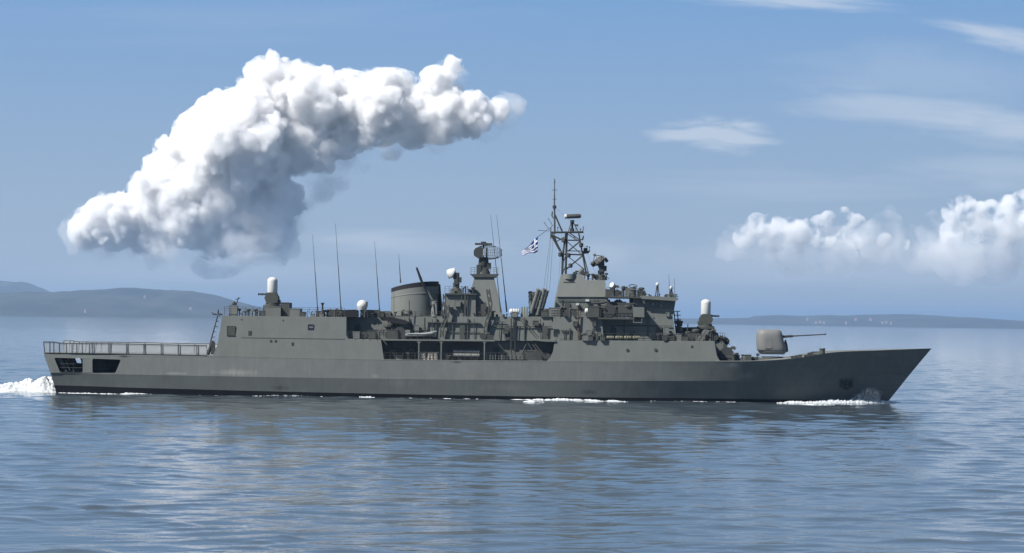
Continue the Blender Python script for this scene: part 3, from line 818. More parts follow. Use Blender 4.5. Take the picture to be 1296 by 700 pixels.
def fitbox(name, px0, py0, px1, py1, Y0, Y1, mat=None, label=None):
    m = MB(); m.pbox(px0, py0, px1, py1, Y0, Y1)
    c0 = at((px0 + px1) / 2, (py0 + py1) / 2, Y0); k = px_scale(Y0); w = (px1 - px0) * k; h = (py1 - py0) * k
    # door seam / panel rims so it reads as a fitting
    for s in (-1, 1): m.box(c0.x + s * w * 0.5 - 0.03, Y0 - 0.03, c0.z - h / 2, c0.x + s * w * 0.5 + 0.03, Y0 + 0.02, c0.z + h / 2)
    m.box(c0.x - w / 2, Y0 - 0.035, c0.z + h / 2 - 0.05, c0.x + w / 2, Y0 + 0.03, c0.z + h / 2 + 0.03)
    return m.build(name, mat or GREY, ship, label=label)
fitbox('equipment_locker', 290.3, 386.5, 299.6, 400.5, -6.0, -4.8, GUNP)
m = MB(); c0 = at(296, 386, -5.4); m.lathe(c0, [(0.25, 0), (0.3, .15), (0.2, .4), (0.1, .45)], 10); m.tube(c0 + Vector((0.3, 0, 0)), c0 + Vector((0.6, 0, 1.0)), 0.06); m.tube(c0 + Vector((0.2, 0, .7)), c0 + Vector((0.8, 0, 0.9)), 0.05); m.build('signal_lamp', DARK, ship)
rnd = random.Random(3)
def clutter(px0, px1, pyb, Y0, Y1, n, hmin, hmax, seed, slope=0.0):
    """Deck fittings: vents, reels, lockers and posts, each its own part."""
    r = random.Random(seed)
    for i in range(n):
        px = px0 + (px1 - px0) * (i + r.uniform(0.1, 0.9)) / n; py = pyb + slope * (px - px0)
        Y = r.uniform(Y0, Y1); h = r.uniform(hmin, hmax); k = px_scale(Y); b_ = at(px, py, Y); m = MB(); t = r.randrange(5); H = h * k
        if t == 0:
            m.lathe(b_, [(H * .16, 0), (H * .16, H * .7), (H * .34, H * .78), (H * .34, H * .92), (H * .1, H)], 10); nm = 'mushroom_vent'; mt = GREY2
        elif t == 1:
            m.box(b_.x - H * .45, Y - .3, b_.z, b_.x + H * .45, Y + .3, b_.z + H * .8); m.box(b_.x - H * .5, Y - .33, b_.z + H * .8, b_.x + H * .5, Y + .33, b_.z + H * .87); nm = 'deck_locker'; mt = r.choice((GREY, GREY2, GREY2))
        elif t == 2:
            m.lathe((b_.x, Y - .35, b_.z + H * .45), [(H * .42, 0), (H * .42, .06), (H * .25, .08), (H * .25, .6), (H * .42, .62), (H * .42, .68)], 12, axis=(0, 1, 0)); m.box(b_.x - .1, Y - .3, b_.z, b_.x + .1, Y + .3, b_.z + H * .3); nm = 'hose_reel'; mt = DARK
        elif t == 3:
            m.tube(b_, b_ + Vector((0, 0, H)), .06); m.box(b_.x - .2, Y - .15, b_.z + H * .7, b_.x + .2, Y + .15, b_.z + H); m.tube(b_ + Vector((0, 0, H * .5)), b_ + Vector((.35, 0, H * .15)), .04); nm = 'deck_stand'; mt = DARK
        else:
            m.path([b_, b_ + Vector((0, 0, H * .8)), b_ + Vector((H * .25, -.05, H)), b_ + Vector((H * .45, -.1, H * .85))], H * .1, 8); nm = 'gooseneck_vent'; mt = GREY2
        m.build(nm, mt, ship)
clutter(301, 333, 400, -5.8, -3.5, 8, 5, 10, 11)
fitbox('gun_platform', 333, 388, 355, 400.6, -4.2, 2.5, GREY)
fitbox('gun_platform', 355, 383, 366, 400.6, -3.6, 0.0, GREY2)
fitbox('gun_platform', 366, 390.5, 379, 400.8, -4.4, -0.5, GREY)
clutter(381, 400, 401, -5.6, -4, 4, 4, 9, 12)
clutter(403, 432, 401.2, -5.6, -4, 9, 4, 11, 13)
fitbox('ventilation_trunk', 414, 392, 433, 401.3, -3.6, -1.5, GREY2)
m = MB(); m.lathe(at(408, 400, -4.8), [(0.5, 0), (0.35, .5), (.12, .55), (.11, 1.3), (.19, 1.6), (.25, 1.65), (.25, 1.72)], 12); m.build('pelorus', DARK, ship, 40)
# dark rolled cover
m = MB(); m.prism(rrect([(433, 394.5), (436, 392.2), (450, 391.8), (453, 393), (453, 401.5), (433, 401.2)], 2), -5.0, -3.4); m.build('tarpaulin', SOOT, ship, 30)
# satcom dome
def dome(name, px, pytop, r_px, Y, pybase, mat=None, half=False):
    k = px_scale(Y); r_ = r_px * k; t_ = at(px, pytop, Y); b_ = at(px, pybase, Y); root = MB()
    root.lathe((t_.x, Y, b_.z), [(r_ * .35, 0), (r_ * .35, t_.z - r_ * 2 - b_.z + .1), (r_ * .8, t_.z - r_ * 1.8 - b_.z)], 12)
    o = root.build(name + '_pedestal', GREY2, ship, 40)
    d = MB(); n = 12; prof = [(r_ * .78, 0.0)] + [(r_ * math.cos(a_), r_ * .8 + r_ * math.sin(a_)) for a_ in np.linspace(-.5, math.pi / 2, n)]
    d.lathe((t_.x, Y, t_.z - r_ * 1.8), prof, 22); d.build(name, mat or WHITE, o, 60)
dome('satellite_dome', 458.6, 379.6, 6.9, -3.6, 401.5)
m = MB(); m.tube(at(461.5, 401, -5.2), at(461.5, 391, -5.2), 0.1); m.tube(at(461.5, 391, -5.2), at(464.3, 384, -5.0), .07); m.box(*(at(463, 388, -5.3)), *(at(465.5, 382, -4.9))); m.build('floodlight', GREY2, ship)
clutter(464, 494, 401.3, -4.1, -2.5, 7, 5, 9, 14)
fitbox('ventilation_trunk', 463, 392.5, 480, 401.6, -3, -1, GREY2); fitbox('ventilation_trunk', 481, 394, 494, 401.6, -3, -1, GREY)
clutter(444, 482, 428.5, -5.9, -4.9, 5, 6, 12, 15)

# ---------------------------------------------------------------- whip aerials
for (x0, y0, x1, y1, Y) in ((402.6, 400.5, 395.5, 297, -5.6), (432.2, 401, 424.5, 283, -3.0), (481, 402, 474, 305, -4.2), (507, 358, 504.6, 322, 2.6), (634, 398, 621, 272, -3.2), (641.5, 395, 628.5, 272, -1.5)):
    m = MB(); a, b = at(x0, y0, Y), at(x1, y1, Y); d = b - a
    m.tube(a, a + d * .12, .10, .09, 6); m.tube(a + d * .12, a + d * .55, .065, .05, 6); m.tube(a + d * .55, b, .04, .018, 5)
    m.build('whip_aerial', GREY2 if x0 > 600 else DARK, ship)

# ---------------------------------------------------------------- close-in guns
def ciws(px, pytop, Y, facing, pybase):
    k = px_scale(Y); t_ = at(px, pytop, Y); b_ = at(px, pybase, Y); x, zb, zt = t_.x, b_.z, t_.z
    H = zt - zb; s = H / 3.45       # built for a 3.45 m tall mounting
    base = MB(); base.lathe((x, Y, zb), [(1.05 * s, 0), (1.05 * s, .16 * s), (.8 * s, .2 * s), (.8 * s, .42 * s)], 20)
    o = base.build('close_in_gun', GREY2, ship, 40)
    f = facing
    y = MB()
    for sy in (-1, 1):
        q = [(-.62, .42), (.62, .42), (.85, 1.0), (.55, 1.62), (-.45, 1.66), (-.8, 1.05)]
        vs = [(x + f * a * s, Y + sy * .72 * s, zb + b * s) for a, b in q] + [(x + f * a * s, Y + sy * .45 * s, zb + b * s) for a, b in q]
        y.add(vs, [tuple(range(6)), tuple(range(11, 5, -1))] + [(i, (i + 1) % 6, (i + 1) % 6 + 6, i + 6) for i in range(6)])
    y.lathe((x - f * .55 * s, Y, zb + .55 * s), [(.42 * s, -.5 * s), (.42 * s, .5 * s)], 14, axis=(0, 1, 0))
    y.build('yoke', GREY2, o)
    c_ = MB(); c_.box(x - .42 * s, Y - .42 * s, zb + .6 * s, x + .42 * s, Y + .42 * s, zb + 1.75 * s)
    c_.lathe((x + f * .1 * s, Y - .44 * s, zb + .95 * s), [(.5 * s, 0), (.5 * s, .88 * s)], 18, axis=(0, 1, 0)); c_.build('magazine', DARK, o)
    g_ = MB(); z = zb + 1.42 * s
    for i in range(6):
        a = i * math.pi / 3; oy, oz = .09 * math.cos(a) * s, .09 * math.sin(a) * s
        g_.tube((x + f * .4 * s, Y + oy, z + oz), (x + f * 1.65 * s, Y + oy, z + oz), .035 * s, n=6)
    for xx in (.75, 1.15, 1.6): g_.tube((x + f * xx * s, Y, z), (x + f * (xx + .06) * s, Y, z), .15 * s, n=12)
    g_.tube((x + f * .3 * s, Y, z), (x + f * .8 * s, Y, z), .2 * s, .17 * s, 12); g_.build('barrel', DARK, o)
    d = MB(); r = .60 * s; z0 = zb + 1.55 * s; hh = zt - z0 - r * .75
    d.lathe((x, Y, z0), [(r * .96, 0), (r, .06), (r, hh)] + [(r * math.cos(a), hh + r * .75 * math.sin(a)) for a in np.linspace(.12, math.pi / 2, 9)], 24)
    d.build('radome', WHITE, o, 50)
ciws(345, 350.6, -2.2, -1, 388)
ciws(893.5, 378.8, -1.8, 1, 414.5)

# ---------------------------------------------------------------- amidships: bulkhead, gallery, boats
m = MB(); m.prism([(500, 400.8), (706, 400.8), (706, 431.5), (500, 430.5)], -4.9, 4.9, 0.05); m.build('midship_deckhouse', GREY, ship)
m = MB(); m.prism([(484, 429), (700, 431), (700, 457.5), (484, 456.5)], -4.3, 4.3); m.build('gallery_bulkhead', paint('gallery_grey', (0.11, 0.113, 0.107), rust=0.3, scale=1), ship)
m = MB(); m.prism([(482.5, 429.2), (626, 430.2), (626, 432.2), (486, 431)], -7.0, -4.35); m.build('boat_deck_edge', GREY, ship)
m = MB(); m.prism([(675, 429.6), (703, 430), (703, 432.6), (690, 432.4), (675, 431)], -7.0, -4.35); m.build('boat_deck_edge', GREY, ship)
for px in (530.2, 558.5, 613.2):
    m = MB(); p0, p1 = at(px, 431.5, -6.85), at(px, 457, -6.85)
    m.box(p0.x - .08, -6.95, p1.z, p0.x + .08, -6.72, p0.z); m.prism([(px - 3.5, 431.8), (px + 3.5, 431.8), (px + .8, 434.6), (px - .8, 434.6)], -6.94, -6.73); m.build('stanchion', GREY, ship)
for (px, w) in ((552, .06), (573, .06), (592, .06), (618, .06), (664, .06), (650, .06)):
    m = MB(); p0, p1 = at(px, 402, -4.9), at(px, 429, -4.9); m.box(p0.x - w, -5.02, p1.z, p0.x + w, -4.86, p0.z); m.build('bulkhead_stiffener', GREY2, ship)
m = MB(); p0, p1 = at(541, 408, -5), at(608, 409, -5); m.box(p0.x, -5.12, p0.z - .05, p1.x, -4.84, p0.z + .05); m.build('pipe_run', GREY2, ship)
m = MB(); m.ptube((537.5, 402), (537.5, 421), -5.15, 1.0); m.build('downpipe', DARK, ship)
m = MB(); m.ptube((518, 380), (518, 421), -5.2, .55); m.build('downpipe', DARK, ship)
railing(486, 612, 456.6, 457.4, -6.95, 10, 8); railing(487, 545, 430.5, 431, -6.9, 8, 8); railing(500, 560, 401.5, 401.8, -4.7, 7)
clutter(488, 528, 456.4, -6.2, -5, 8, 8, 17, 21); clutter(560, 574, 456.8, -6.4, -5.2, 4, 6, 12, 22); clutter(488, 512, 429.6, -6.2, -5.2, 6, 8, 22, 23)
clutter(664, 694, 457, -6.4, -5.1, 7, 8, 18, 24)
for i in range(6):
    m = MB(); px = 490 + i * 5.5; m.ptube((px, 403), (px + 9, 428), -4.6 - .12 * (i % 3), .7 + .4 * (i % 2)); m.build('stowed_spar', DARK if i % 2 else GREY2, ship)
m = MB(); m.prism([(482, 403), (493, 401), (508, 404), (520, 408), (512, 411), (497, 409)], -5.6, -4.5); m.build('boat_cover', SOOT, ship)
# canvas bags
CANVAS = paint('canvas', (0.34, 0.31, 0.27), .85, var=.25, streak=.2, scale=3)
for i in range(5):
    m = MB(); c0 = at(532.5 + i * 5, 451.5, -6.55); r = random.Random(i)
    m.lathe((c0.x, -6.55, c0.z - .5), [(.10, 0), (.26, .08), (.28, .5), (.25, .9), (.1, 1.0)], 9, axis=(r.uniform(-.2, .2), 0, 1)); m.build('canvas_bag', CANVAS, ship, 50)
m = MB(); m.pbox(529, 456, 556, 457.2, -6.9, -6.0); m.pbox(529, 445.6, 556, 446.2, -6.9, -6.8); m.build('bag_rack', GREY2, ship)
# torpedo tubes
TT = MB(); TT.pbox(580, 451.5, 584, 457.5, -6.4, -5.4); TT.pbox(598, 451.5, 602, 457.5, -6.4, -5.4); TT.pbox(577, 452.2, 605, 453.6, -6.3, -5.5)
tt = TT.build('torpedo_mount', DARK, ship)
for (py, Y) in ((444.6, -6.1), (449.6, -6.4), (449.6, -5.6)):
    m = MB(); a, b = at(574, py, Y), at(607, py + .5, Y)
    m.tube(a, b, .235, n=16)
    for q in (.02, .3, .62, .95):
        c0 = a.lerp(b, q); m.tube(c0, c0 + Vector((.09, 0, 0)), .28, n=16)
    m.build('torpedo_tube', GUNP, tt, 40)
# railing with spare-part boards
railing(616, 694, 457.4, 457.8, -6.95, 11, 5.2)
for i in range(13):
    m = MB(); px = 619 + i * 3.7; r = random.Random(40 + i); h = r.uniform(4, 8); m.pbox(px, 455 - h, px + r.uniform(1.2, 2.6), 455, -6.85, -6.6); m.build('fire_main_fitting', GUNP if i % 3 else GREY2, ship)
m = MB(); m.ptube((616, 455.6), (668, 456), -6.5, .9); m.build('fire_main', GREY2, ship)

# forward flush superstructure side with rounded ends
F1 = [(703.5, 430.6), (904.5, 431.8), (905.5, 440), (907.2, 450), (911, 456.6), (915, 458.4), (690, 459), (693, 456), (697, 452), (700, 445), (701.5, 434.5)]
m = MB(); m.prism(F1, -7.0, 7.0, 0.06); m.build('forward_superstructure', GREY, ship)
zf = at(760, 459, -7.0).z
for (px, py) in ((794.2, 443.2), (830, 443)):
    m = MB(); c0 = at(px, py, -7.0 + .06 * 1.5); m.lathe((c0.x, c0.y - .06, c0.z), [(.21, 0), (.21, .14)], 16, axis=(0, 1, 0)); o = m.build('porthole', DARK, ship)
m = MB(); fit(m, 874.5, 437.2, 877, 440.2, .05, .1, -7.0, zf, .06); m.build('vent_opening', DARK, ship)

# deck house above it: 700..760 lit wall, shaded part under the bridge
m = MB(); m.prism([(700.5, 401), (762, 401.3), (764, 431.5), (700.5, 431)], -6.3, 6.3, 0.06); m.build('bridge_deckhouse', GREY, ship)
m = MB(); m.prism([(762, 403.5), (852, 404.2), (856, 432), (764, 431.5)], -5.0, 5.0, 0.03); m.build('bridge_deckhouse', GREY, ship)
for (a, b, Y) in (((731.3, 386), (732.4, 431), -6.45),):
    m = MB(); m.ptube(a, b, Y, .9); m.build('waste_pipe', paint('rusty_pipe', (0.10, 0.06, 0.045), .7), ship)
for k in range(5):
    m = MB(); m.pbox(700, 416.5 + k * 1.9, 707 - (k > 2) * 2, 417.1 + k * 1.9, -6.36, -6.2); m.build('grab_rung', DARK, ship)
m = MB(); m.ptube((714.5, 418), (714.5, 430.4), -6.4, .5); m.ptube((721.3, 415.5), (721.3, 430.4), -6.4, .9); m.ptube((710, 418.5), (722, 418.8), -6.4, .9); m.ptube((709, 430.4), (722, 430.6), -6.4, .7); m.build('fuelling_post', DARK, ship)
clutter(738, 764, 431.2, -6.9, -6.45, 8, 6, 16, 31)
railing(701, 762, 401, 401.3, -6.2, 8.5, 7); railing(704, 902, 430.8, 431.8, -6.75, 9, 10)

# ---------------------------------------------------------------- funnels
def funnel(px0, px1, Yc, ry):
    b = MB(); cap = MB(); rim = MB()
    k = px_scale(Yc); xc = at((px0 + px1) / 2, 380, Yc).x; rx0 = (px1 - px0) / 2 * k
    zb = at(525, 401.5, Yc).z
    n = 40
    def ring(f_top, s, dz=0.0):
        out = []
        for i in range(n):
            a = 2 * math.pi * i / n; cx, sy = math.cos(a), math.sin(a)
            cx = math.copysign(abs(cx) ** .92, cx)
            X = xc + rx0 * s * cx * (1.0 - .02 * f_top); Yv = Yc + ry * s * sy * (1 - .05 * f_top)
            tx = (cx + 1) / 2
            zt = at(494 + 60 * tx, 365.5 - 9.2 * math.sin(tx * math.pi / 2) ** .8, Yc).z
            out.append((X, Yv, zb + (zt - zb) * f_top + dz))
        return out
    lv = [0, .35, .66, .67, .69, .70, .86]
    rings = [ring(f, 1.012 if f in (.67, .69) else 1) for f in lv]
    fs = [(j * n + i, j * n + (i + 1) % n, (j + 1) * n + (i + 1) % n, (j + 1) * n + i) for j in range(len(lv) - 1) for i in range(n)]
    b.add([v for r in rings for v in r], fs)
    o = b.build('funnel', GREY, ship, 35)
    R_ = [ring(.86, 1.0), ring(1.0, 1.01), ring(1.0, .93), ring(.7, .9)]
    cap.add([v for r in R_ for v in r], [(j * n + i, j * n + (i + 1) % n, (j + 1) * n + (i + 1) % n, (j + 1) * n + i) for j in range(3) for i in range(n)] + [tuple(range(3 * n, 4 * n))])
    cap.build('funnel_cap', SOOT, o, 35)
    for dx in (-.5, .5):
        p = MB(); p.lathe((xc + dx * rx0, Yc, zb + 2.2), [(.7, 0), (.7, 1.7), (.6, 1.7), (.6, 1.2)], 16); p.build('exhaust_pipe', SOOT, o, 40)
funnel(494.5, 555.5, -1.2, 3.2)
m = MB(); m.prism([(553, 359), (556.5, 359.5), (560, 400), (553, 400)], 0.2, 3.0); m.build('funnel_casing', SOOT, ship)
m = MB(); m.prism([(492, 399.5), (562, 400), (562, 402.5), (492, 402)], -4.7, 4.7); m.build('funnel_deck_edge', GREY2, ship)
# crane
cr_ = MB(); cr_.lathe(at(549.5, 400.5, -4.3), [(.55, 0), (.42, .3), (.36, 1.5), (.45, 1.55), (.45, 1.9), (.2, 2.0)], 14)
crane = cr_.build('boat_crane', GREY, ship, 40)
m = MB(); m.ptube((549.5, 384), (534, 357.5), -4.4, .75, .75, 8); m.ptube((550.8, 385), (536, 359), -4.4, .6, .6, 8); m.build('crane_ram', GREY, crane)
m = MB(); m.ptube((541, 372), (533, 354.5), -4.5, 1.0, 1.6, 10); m.ptube((533, 354.5), (527.2, 338.5), -4.5, 1.8, 1.2, 10); m.build('crane_boom', SOOT, crane, 40)
m = MB(); m.ptube((548, 386), (549.5, 398), -4.75, .8); m.ptube((552, 384), (552.6, 398), -4.7, 1.1); m.build('crane_strut', GUNP, crane)
m = MB(); m.pbox(544.5, 379.5, 553, 387.5, -4.6, -4.1); m.build('crane_winch', DARK, crane)

# curved lattice replenishment davits
def lattice(pts, Y, w, name='curved_davit'):
    m = MB(); L_ = [at(x - w, y, Y) for x, y in pts]; R_ = [at(x + w, y, Y) for x, y in pts]
    m.path(L_, .07); m.path(R_, .09)
    for i in range(len(pts) - 1): m.tube(L_[i], R_[i + 1], .05, n=5); m.tube(R_[i], L_[i + 1], .05, n=5)
    m.build(name, GREY2, ship)
lattice([(566, 386), (566.5, 394), (565, 402), (561.5, 409), (559.5, 416), (559, 427)], -5.3, 1.9)
lattice([(617.5, 366), (618.5, 374), (620.5, 384), (620, 396), (616.5, 406), (614.5, 416), (614, 428)], -5.3, 1.8)
lattice([(562.5, 372), (562.2, 380), (561, 390), (560, 400)], -4.9, 1.4, 'lattice_post')
clutter(610, 622, 430.2, -6.5, -5.2, 5, 6, 11, 33)
m = MB(); m.ptube((647, 403), (647, 456), -5.3, .8); m.ptube((652, 405), (652, 450), -5.2, .5); m.build('replenishment_post', DARK, ship)
for (a, b) in (((657, 403), (674, 422)), ((660, 402), (676, 420))):
    m = MB(); m.ptube(a, b, -5.2, .5); m.build('stay', GREY2, ship)
m = MB(); m.ptube((674, 436), (686, 452), -6.2, .8); m.ptube((677, 435), (689, 451), -6.2, .8); m.build('accommodation_ladder', GREY2, ship)

# ---------------------------------------------------------------- after deckhouse and radar tower
m = MB(); m.prism([(562.5, 400.8), (563.5, 371.5), (602, 371.8), (602, 400.8)], -3.9, 3.9, 0.04); m.build('radar_deckhouse', GREY, ship)
m = MB(); m.prism([(591, 400.8), (595, 372), (600, 351), (625, 350.5), (629.5, 370), (636.5, 400.8)], -3.4, 3.4, .2); m.build('radar_tower', GREY, ship)
m = MB(); m.prism([(594.5, 346.8), (631, 346.8), (627.5, 350.8), (599, 350.8)], -2.6, 2.6); m.build('radar_platform', GREY2, ship)
m = MB(); m.prism([(563, 371), (603, 371.5), (603, 373.2), (563, 372.8)], -4.15, 4.1); m.build('deckhouse_rim', GREY2, ship)
railing(563, 590, 371, 371.3, -3.9, 8.5, 5); railing(596, 630, 346.6, 346.8, -2.5, 8, 5)
m = MB(); m.ptube((603, 379), (607, 384), -3.55, .8); m.build('grab_pipe', DARK, ship)
for (px, w) in ((589, 1.0), (584.5, .5), (592, .5)):
    m = MB(); m.ptube((px, 362), (px, 400), -4.05, w); m.build('cable_trunk', GREY2, ship)
clutter(598, 634, 401.2, -4.7, -3.7, 6, 4, 9, 41)

def tracker(px, py, Y, pybase, ax, dish_r, dish_mat, dish_name, cone=True):
    """Fire control director: pedestal, yoke, dish pointing along ax."""
    c0 = at(px, py, Y); b_ = at(px, pybase, Y); k = px_scale(Y)
    p = MB(); H = c0.z - b_.z
    p.lathe((c0.x, Y, b_.z), [(1.0 * k * 8, 0), (.85 * k * 8, H * .2), (.5 * k * 8, H * .35), (.55 * k * 8, H * .6)], 14)
    o = p.build('fire_control_director', GREY2, ship, 40)
    y = MB()
    for s in (-1, 1): y.box(c0.x - .28, Y + s * .55 - .12, b_.z + H * .5, c0.x + .28, Y + s * .55 + .12, c0.z + .35)
    y.box(c0.x - .4, Y - .45, c0.z - .45, c0.x + .4, Y + .45, c0.z + .4); y.box(c0.x + .1, Y - .6, c0.z - .9, c0.x + .7, Y + .5, c0.z - .2); y.build('yoke', DARK, o)
    a = Vector(ax).normalized(); d = MB(); r = dish_r * k
    if cone: d.lathe(c0 + a * .3, [(r * .35, -.1), (r, .35), (r, .45), (r * .55, .9), (r * .12, 1.15)], 22, axis=a)
    else:
        d.lathe(c0 + a * .2, [(r * .3, -.15), (r * .75, .1), (r, .5), (r * .96, .52), (r * .6, .25), (r * .1, .15)], 24, axis=a)
    d.build(dish_name, dish_mat, o, 40)
    return o, c0, a, r
tracker(577.5, 349, -1.8, 371.5, (-.75, -.25, .38), 7.5, WHITE, 'dish_cover')
clutter(570, 588, 371.5, -3, -1, 4, 5, 9, 42)
o, c0, a, r = tracker(761, 334.5, -1.0, 354.5, (-.55, -.35, .72), 8.8, GREY2, 'dish', cone=False)
m = MB()
for t in (0, 2.1, 4.2):
    u_ = a.orthogonal().normalized(); v_ = a.cross(u_)
    m.tube(c0 + a * .7 + (u_ * math.cos(t) + v_ * math.sin(t)) * r * .95, c0 + a * 1.6, .05)
m.lathe(c0 + a * 1.5, [(.12, 0), (.2, .1), (.16, .3)], 8, axis=a); m.build('dish_feed', GUNP, o)
m = MB(); m.lathe(c0 + Vector((-.9, -.4, -.2)), [(.3, 0), (.34, .5), (.3, .55)], 12, axis=a); m.build('tracking_camera', DARK, o); m = MB(); m.lathe(c0 + Vector((.75, -.5, .35)), [(.22, 0), (.22, .6)], 10, axis=a); m.build('tracking_camera', DARK, o)
clutter(744, 770, 354.5, -2.6, -1.4, 6, 5, 13, 43)

# search radar on the after tower
c0 = at(613, 330, 0); zt = at(613, 326, 0).z; zb = at(613, 347, 0).z
p = MB(); p.lathe((c0.x - .1, 0, zb), [(.95, 0), (.75, .5), (.55, .9), (.7, 1.3), (.6, zt - zb)], 16); p.box(c0.x - 1.0, -.8, zb, c0.x - .4, .8, zb + 1.2); p.box(c0.x + .3, -.5, zb + .7, c0.x + .9, .5, zb + 1.5)
rad = p.build('air_search_radar', DARK, ship, 40)
gr = MB(); c1 = at(616, 319.5, 0); W, Hh = 1.95, .86
def dish_pt(u, v):
    a = R(38); e = 1 - .35 * u * u
    x = u * W; y = .45 * u * u + .25 * v * v; z = v * Hh * math.sqrt(max(.02, 1 - (abs(u) ** 2.6) * .8))
    return Vector((c1.x + x * math.cos(a * .6) + y * .3, y * 1.0 - x * math.sin(a * .6) - .3, c1.z + z))
for iv in range(9):
    v = -1 + iv / 4
    gr.path([dish_pt(u, v) for u in np.linspace(-1, 1, 15)], .035, 4)
for iu in range(15):
    u = -1 + iu / 7
    gr.path([dish_pt(u, v) for v in np.linspace(-1, 1, 7)], .028 if iu not in (0, 14) else .06, 4)
gr.build('reflector', DARK, rad)
p = MB(); p.path([dish_pt(u, -1) for u in np.linspace(-.8, .8, 7)], .09, 6); p.path([dish_pt(u, 1) for u in np.linspace(-.6, .6, 7)], .07, 6)
cb = dish_pt(0, 0); p.tube(cb + Vector((0, .8, -1.0)), cb + Vector((0, .2, .6)), .12); p.prism(rrect([(599.5, 316.5), (603, 313), (611, 312.4), (611.5, 325.5), (604, 325.8), (599.5, 324)], 3), -.9, -.3); p.tube(cb + Vector((-.2, -.2, -1)), cb + Vector((-.5, -1.4, -.4)), .07); p.build('feed_arm', DARK, rad)
p = MB(); q0, q1 = at(601, 308.8, 0), at(623, 308.2, 0); p.box(q0.x, -.12, q0.z - .13, q1.x, .2, q0.z + .13); p.box((q0.x + q1.x) / 2 - .35, -.2, q0.z - .1, (q0.x + q1.x) / 2 + .35, .25, q0.z + .32); p.tube(((q0.x + q1.x) / 2, 0, q0.z), ((q0.x + q1.x) / 2, .1, q0.z - .6), .12); p.build('identification_bar', DARK, rad)

# ---------------------------------------------------------------- missile canisters
def canister(x0, y0, x1, y1, Y0, Y1, rpx, mat=GREY):
    m = MB(); a, b = at(x0, y0, Y0), at(x1, y1, Y1); r = rpx * px_scale(Y0); d = b - a
    m.tube(a, b, r, n=16)
    for t in (0.0, .22, .5, .78, .96): m.tube(a + d * t, a + d * (t + .035), r * 1.16, n=16)
    return m
for (a, b, c_, d, Y0, Y1) in ((672.5, 396, 681.5, 366, -4.2, -5.2), (680.5, 398, 689.3, 365.5, -4.2, -5.2), (676, 396, 684.8, 367.5, -3.3, -4.2), (684, 398, 692.4, 367.5, -3.3, -4.2)):
    canister(a, b, c_, d, Y0, Y1, 2.6).build('missile_canister', GREY, ship, 40)
for (a, b, c_, d, Y0, Y1) in ((672, 396, 671.5, 370, 1.5, 3.4), (676, 396, 675, 371, 1.5, 3.4)):
    canister(a, b, c_, d, Y0, Y1, 2.6).build('missile_canister', DARK, ship, 40)
m = MB(); m.prism([(668, 401), (673, 391), (690, 391), (694, 401)], -4.3, -2.5); m.prism([(669, 401), (672, 388), (676, 388), (679, 401)], .8, 3); m.build('canister_cradle', DARK, ship)
fitbox('deck_locker', 694.5, 389.5, 709, 401, -5.3, -4.4, GREY)
for k in range(3): 
    m = MB(); m.pbox(697, 391.5 + 3 * k, 706, 393 + 3 * k, -5.36, -5.28); m.build('locker_slat', GUNP, ship)
for px in (659.5, 662.8, 666):
    m = MB(); m.prism([(px, 401), (px + .3, 388.5), (px + 2, 388.2), (px + 2.8, 401)], -4.6, -4.0); m.build('chaff_tube', OLIVE, ship)
clutter(636, 660, 401.3, -4.9, -4.2, 5, 4, 8, 45); clutter(686, 700, 401.2, -5, -4.2, 4, 7, 11, 46)

# ---------------------------------------------------------------- mast block
m = MB(); m.prism([(701, 401.3), (704, 376), (704.3, 375), (769.5, 375.3), (769.5, 402)], -4.1, 4.1, 0.01); m.build('mast_house', GREY, ship)
m = MB(); m.prism([(704.4, 375.6), (711, 347.2), (737, 347.4), (742, 354.4), (766.5, 354.6), (767.5, 375.8)], -4.25, 4.25, 0.36); m.build('mast_house', GREY, ship)
m = MB(); c0 = at(720.8, 351.8, -2.9); m.lathe((c0.x, -2.9, c0.z - .5), [(.45, 0), (.6, .25), (.85, .35), (.85, 1.0), (.78, 1.0), (.78, .5)], 22); m.build('gun_tub', GREY, ship, 40)
m = MB(); m.prism([(714, 356.6), (727, 356.6), (729, 358.5), (712, 358.5)], -3.6, -2.0); m.build('tub_bracket', DARK, ship)
m = MB(); m.lathe(at(735.5, 347.4, -2), [(.2, 0), (.2, .1), (.35, .25), (.38, .5), (.3, .75), (.05, .85)], 14); m.build('sensor_ball', GREY, ship, 60)
clutter(726, 744, 349, -2.4, -1.2, 6, 4, 8, 47)
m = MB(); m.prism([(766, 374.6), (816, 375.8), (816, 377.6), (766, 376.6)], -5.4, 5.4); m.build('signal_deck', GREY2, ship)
railing(768, 812, 375, 376, -5.3, 11, 6)
clutter(770, 778, 375, -4.9, -4, 3, 9, 16, 51)
# signal searchlight, figure-like pelorus, gyro repeater
m = MB(); c0 = at(776, 361.5, -4.5); m.lathe(c0, [(.05, -.2), (.3, -.15), (.36, .05), (.34, .3), (.1, .35)], 14, axis=(-.6, -.6, .3)); m.tube(c0, at(776.5, 375, -4.5), .07); m.build('signal_searchlight', WHITE, ship, 40)
m = MB(); m.lathe(at(788.8, 375.6, -4.6), [(.16, 0), (.14, .8), (.2, .85), (.27, 1.0), (.27, 1.3), (.15, 1.4)], 12); m.build('gyro_repeater', DARK, ship, 40)
m = MB(); m.lathe(at(801, 376, -4), [(.5, 0), (.5, .2), (.42, .25), (.42, .85), (.5, .9), (.3, 1.05)], 12)
c0 = at(801, 365.5, -4); m.path([c0 + Vector((.55 * math.cos(t), .2 * math.sin(t), .35 + .2 * math.sin(t))) for t in np.linspace(0, 2 * math.pi, 9)], .06, 5); m.build('sight_director', GREY2, ship)
clutter(806, 816, 376, -4.6, -3.6, 4, 5, 11, 52)

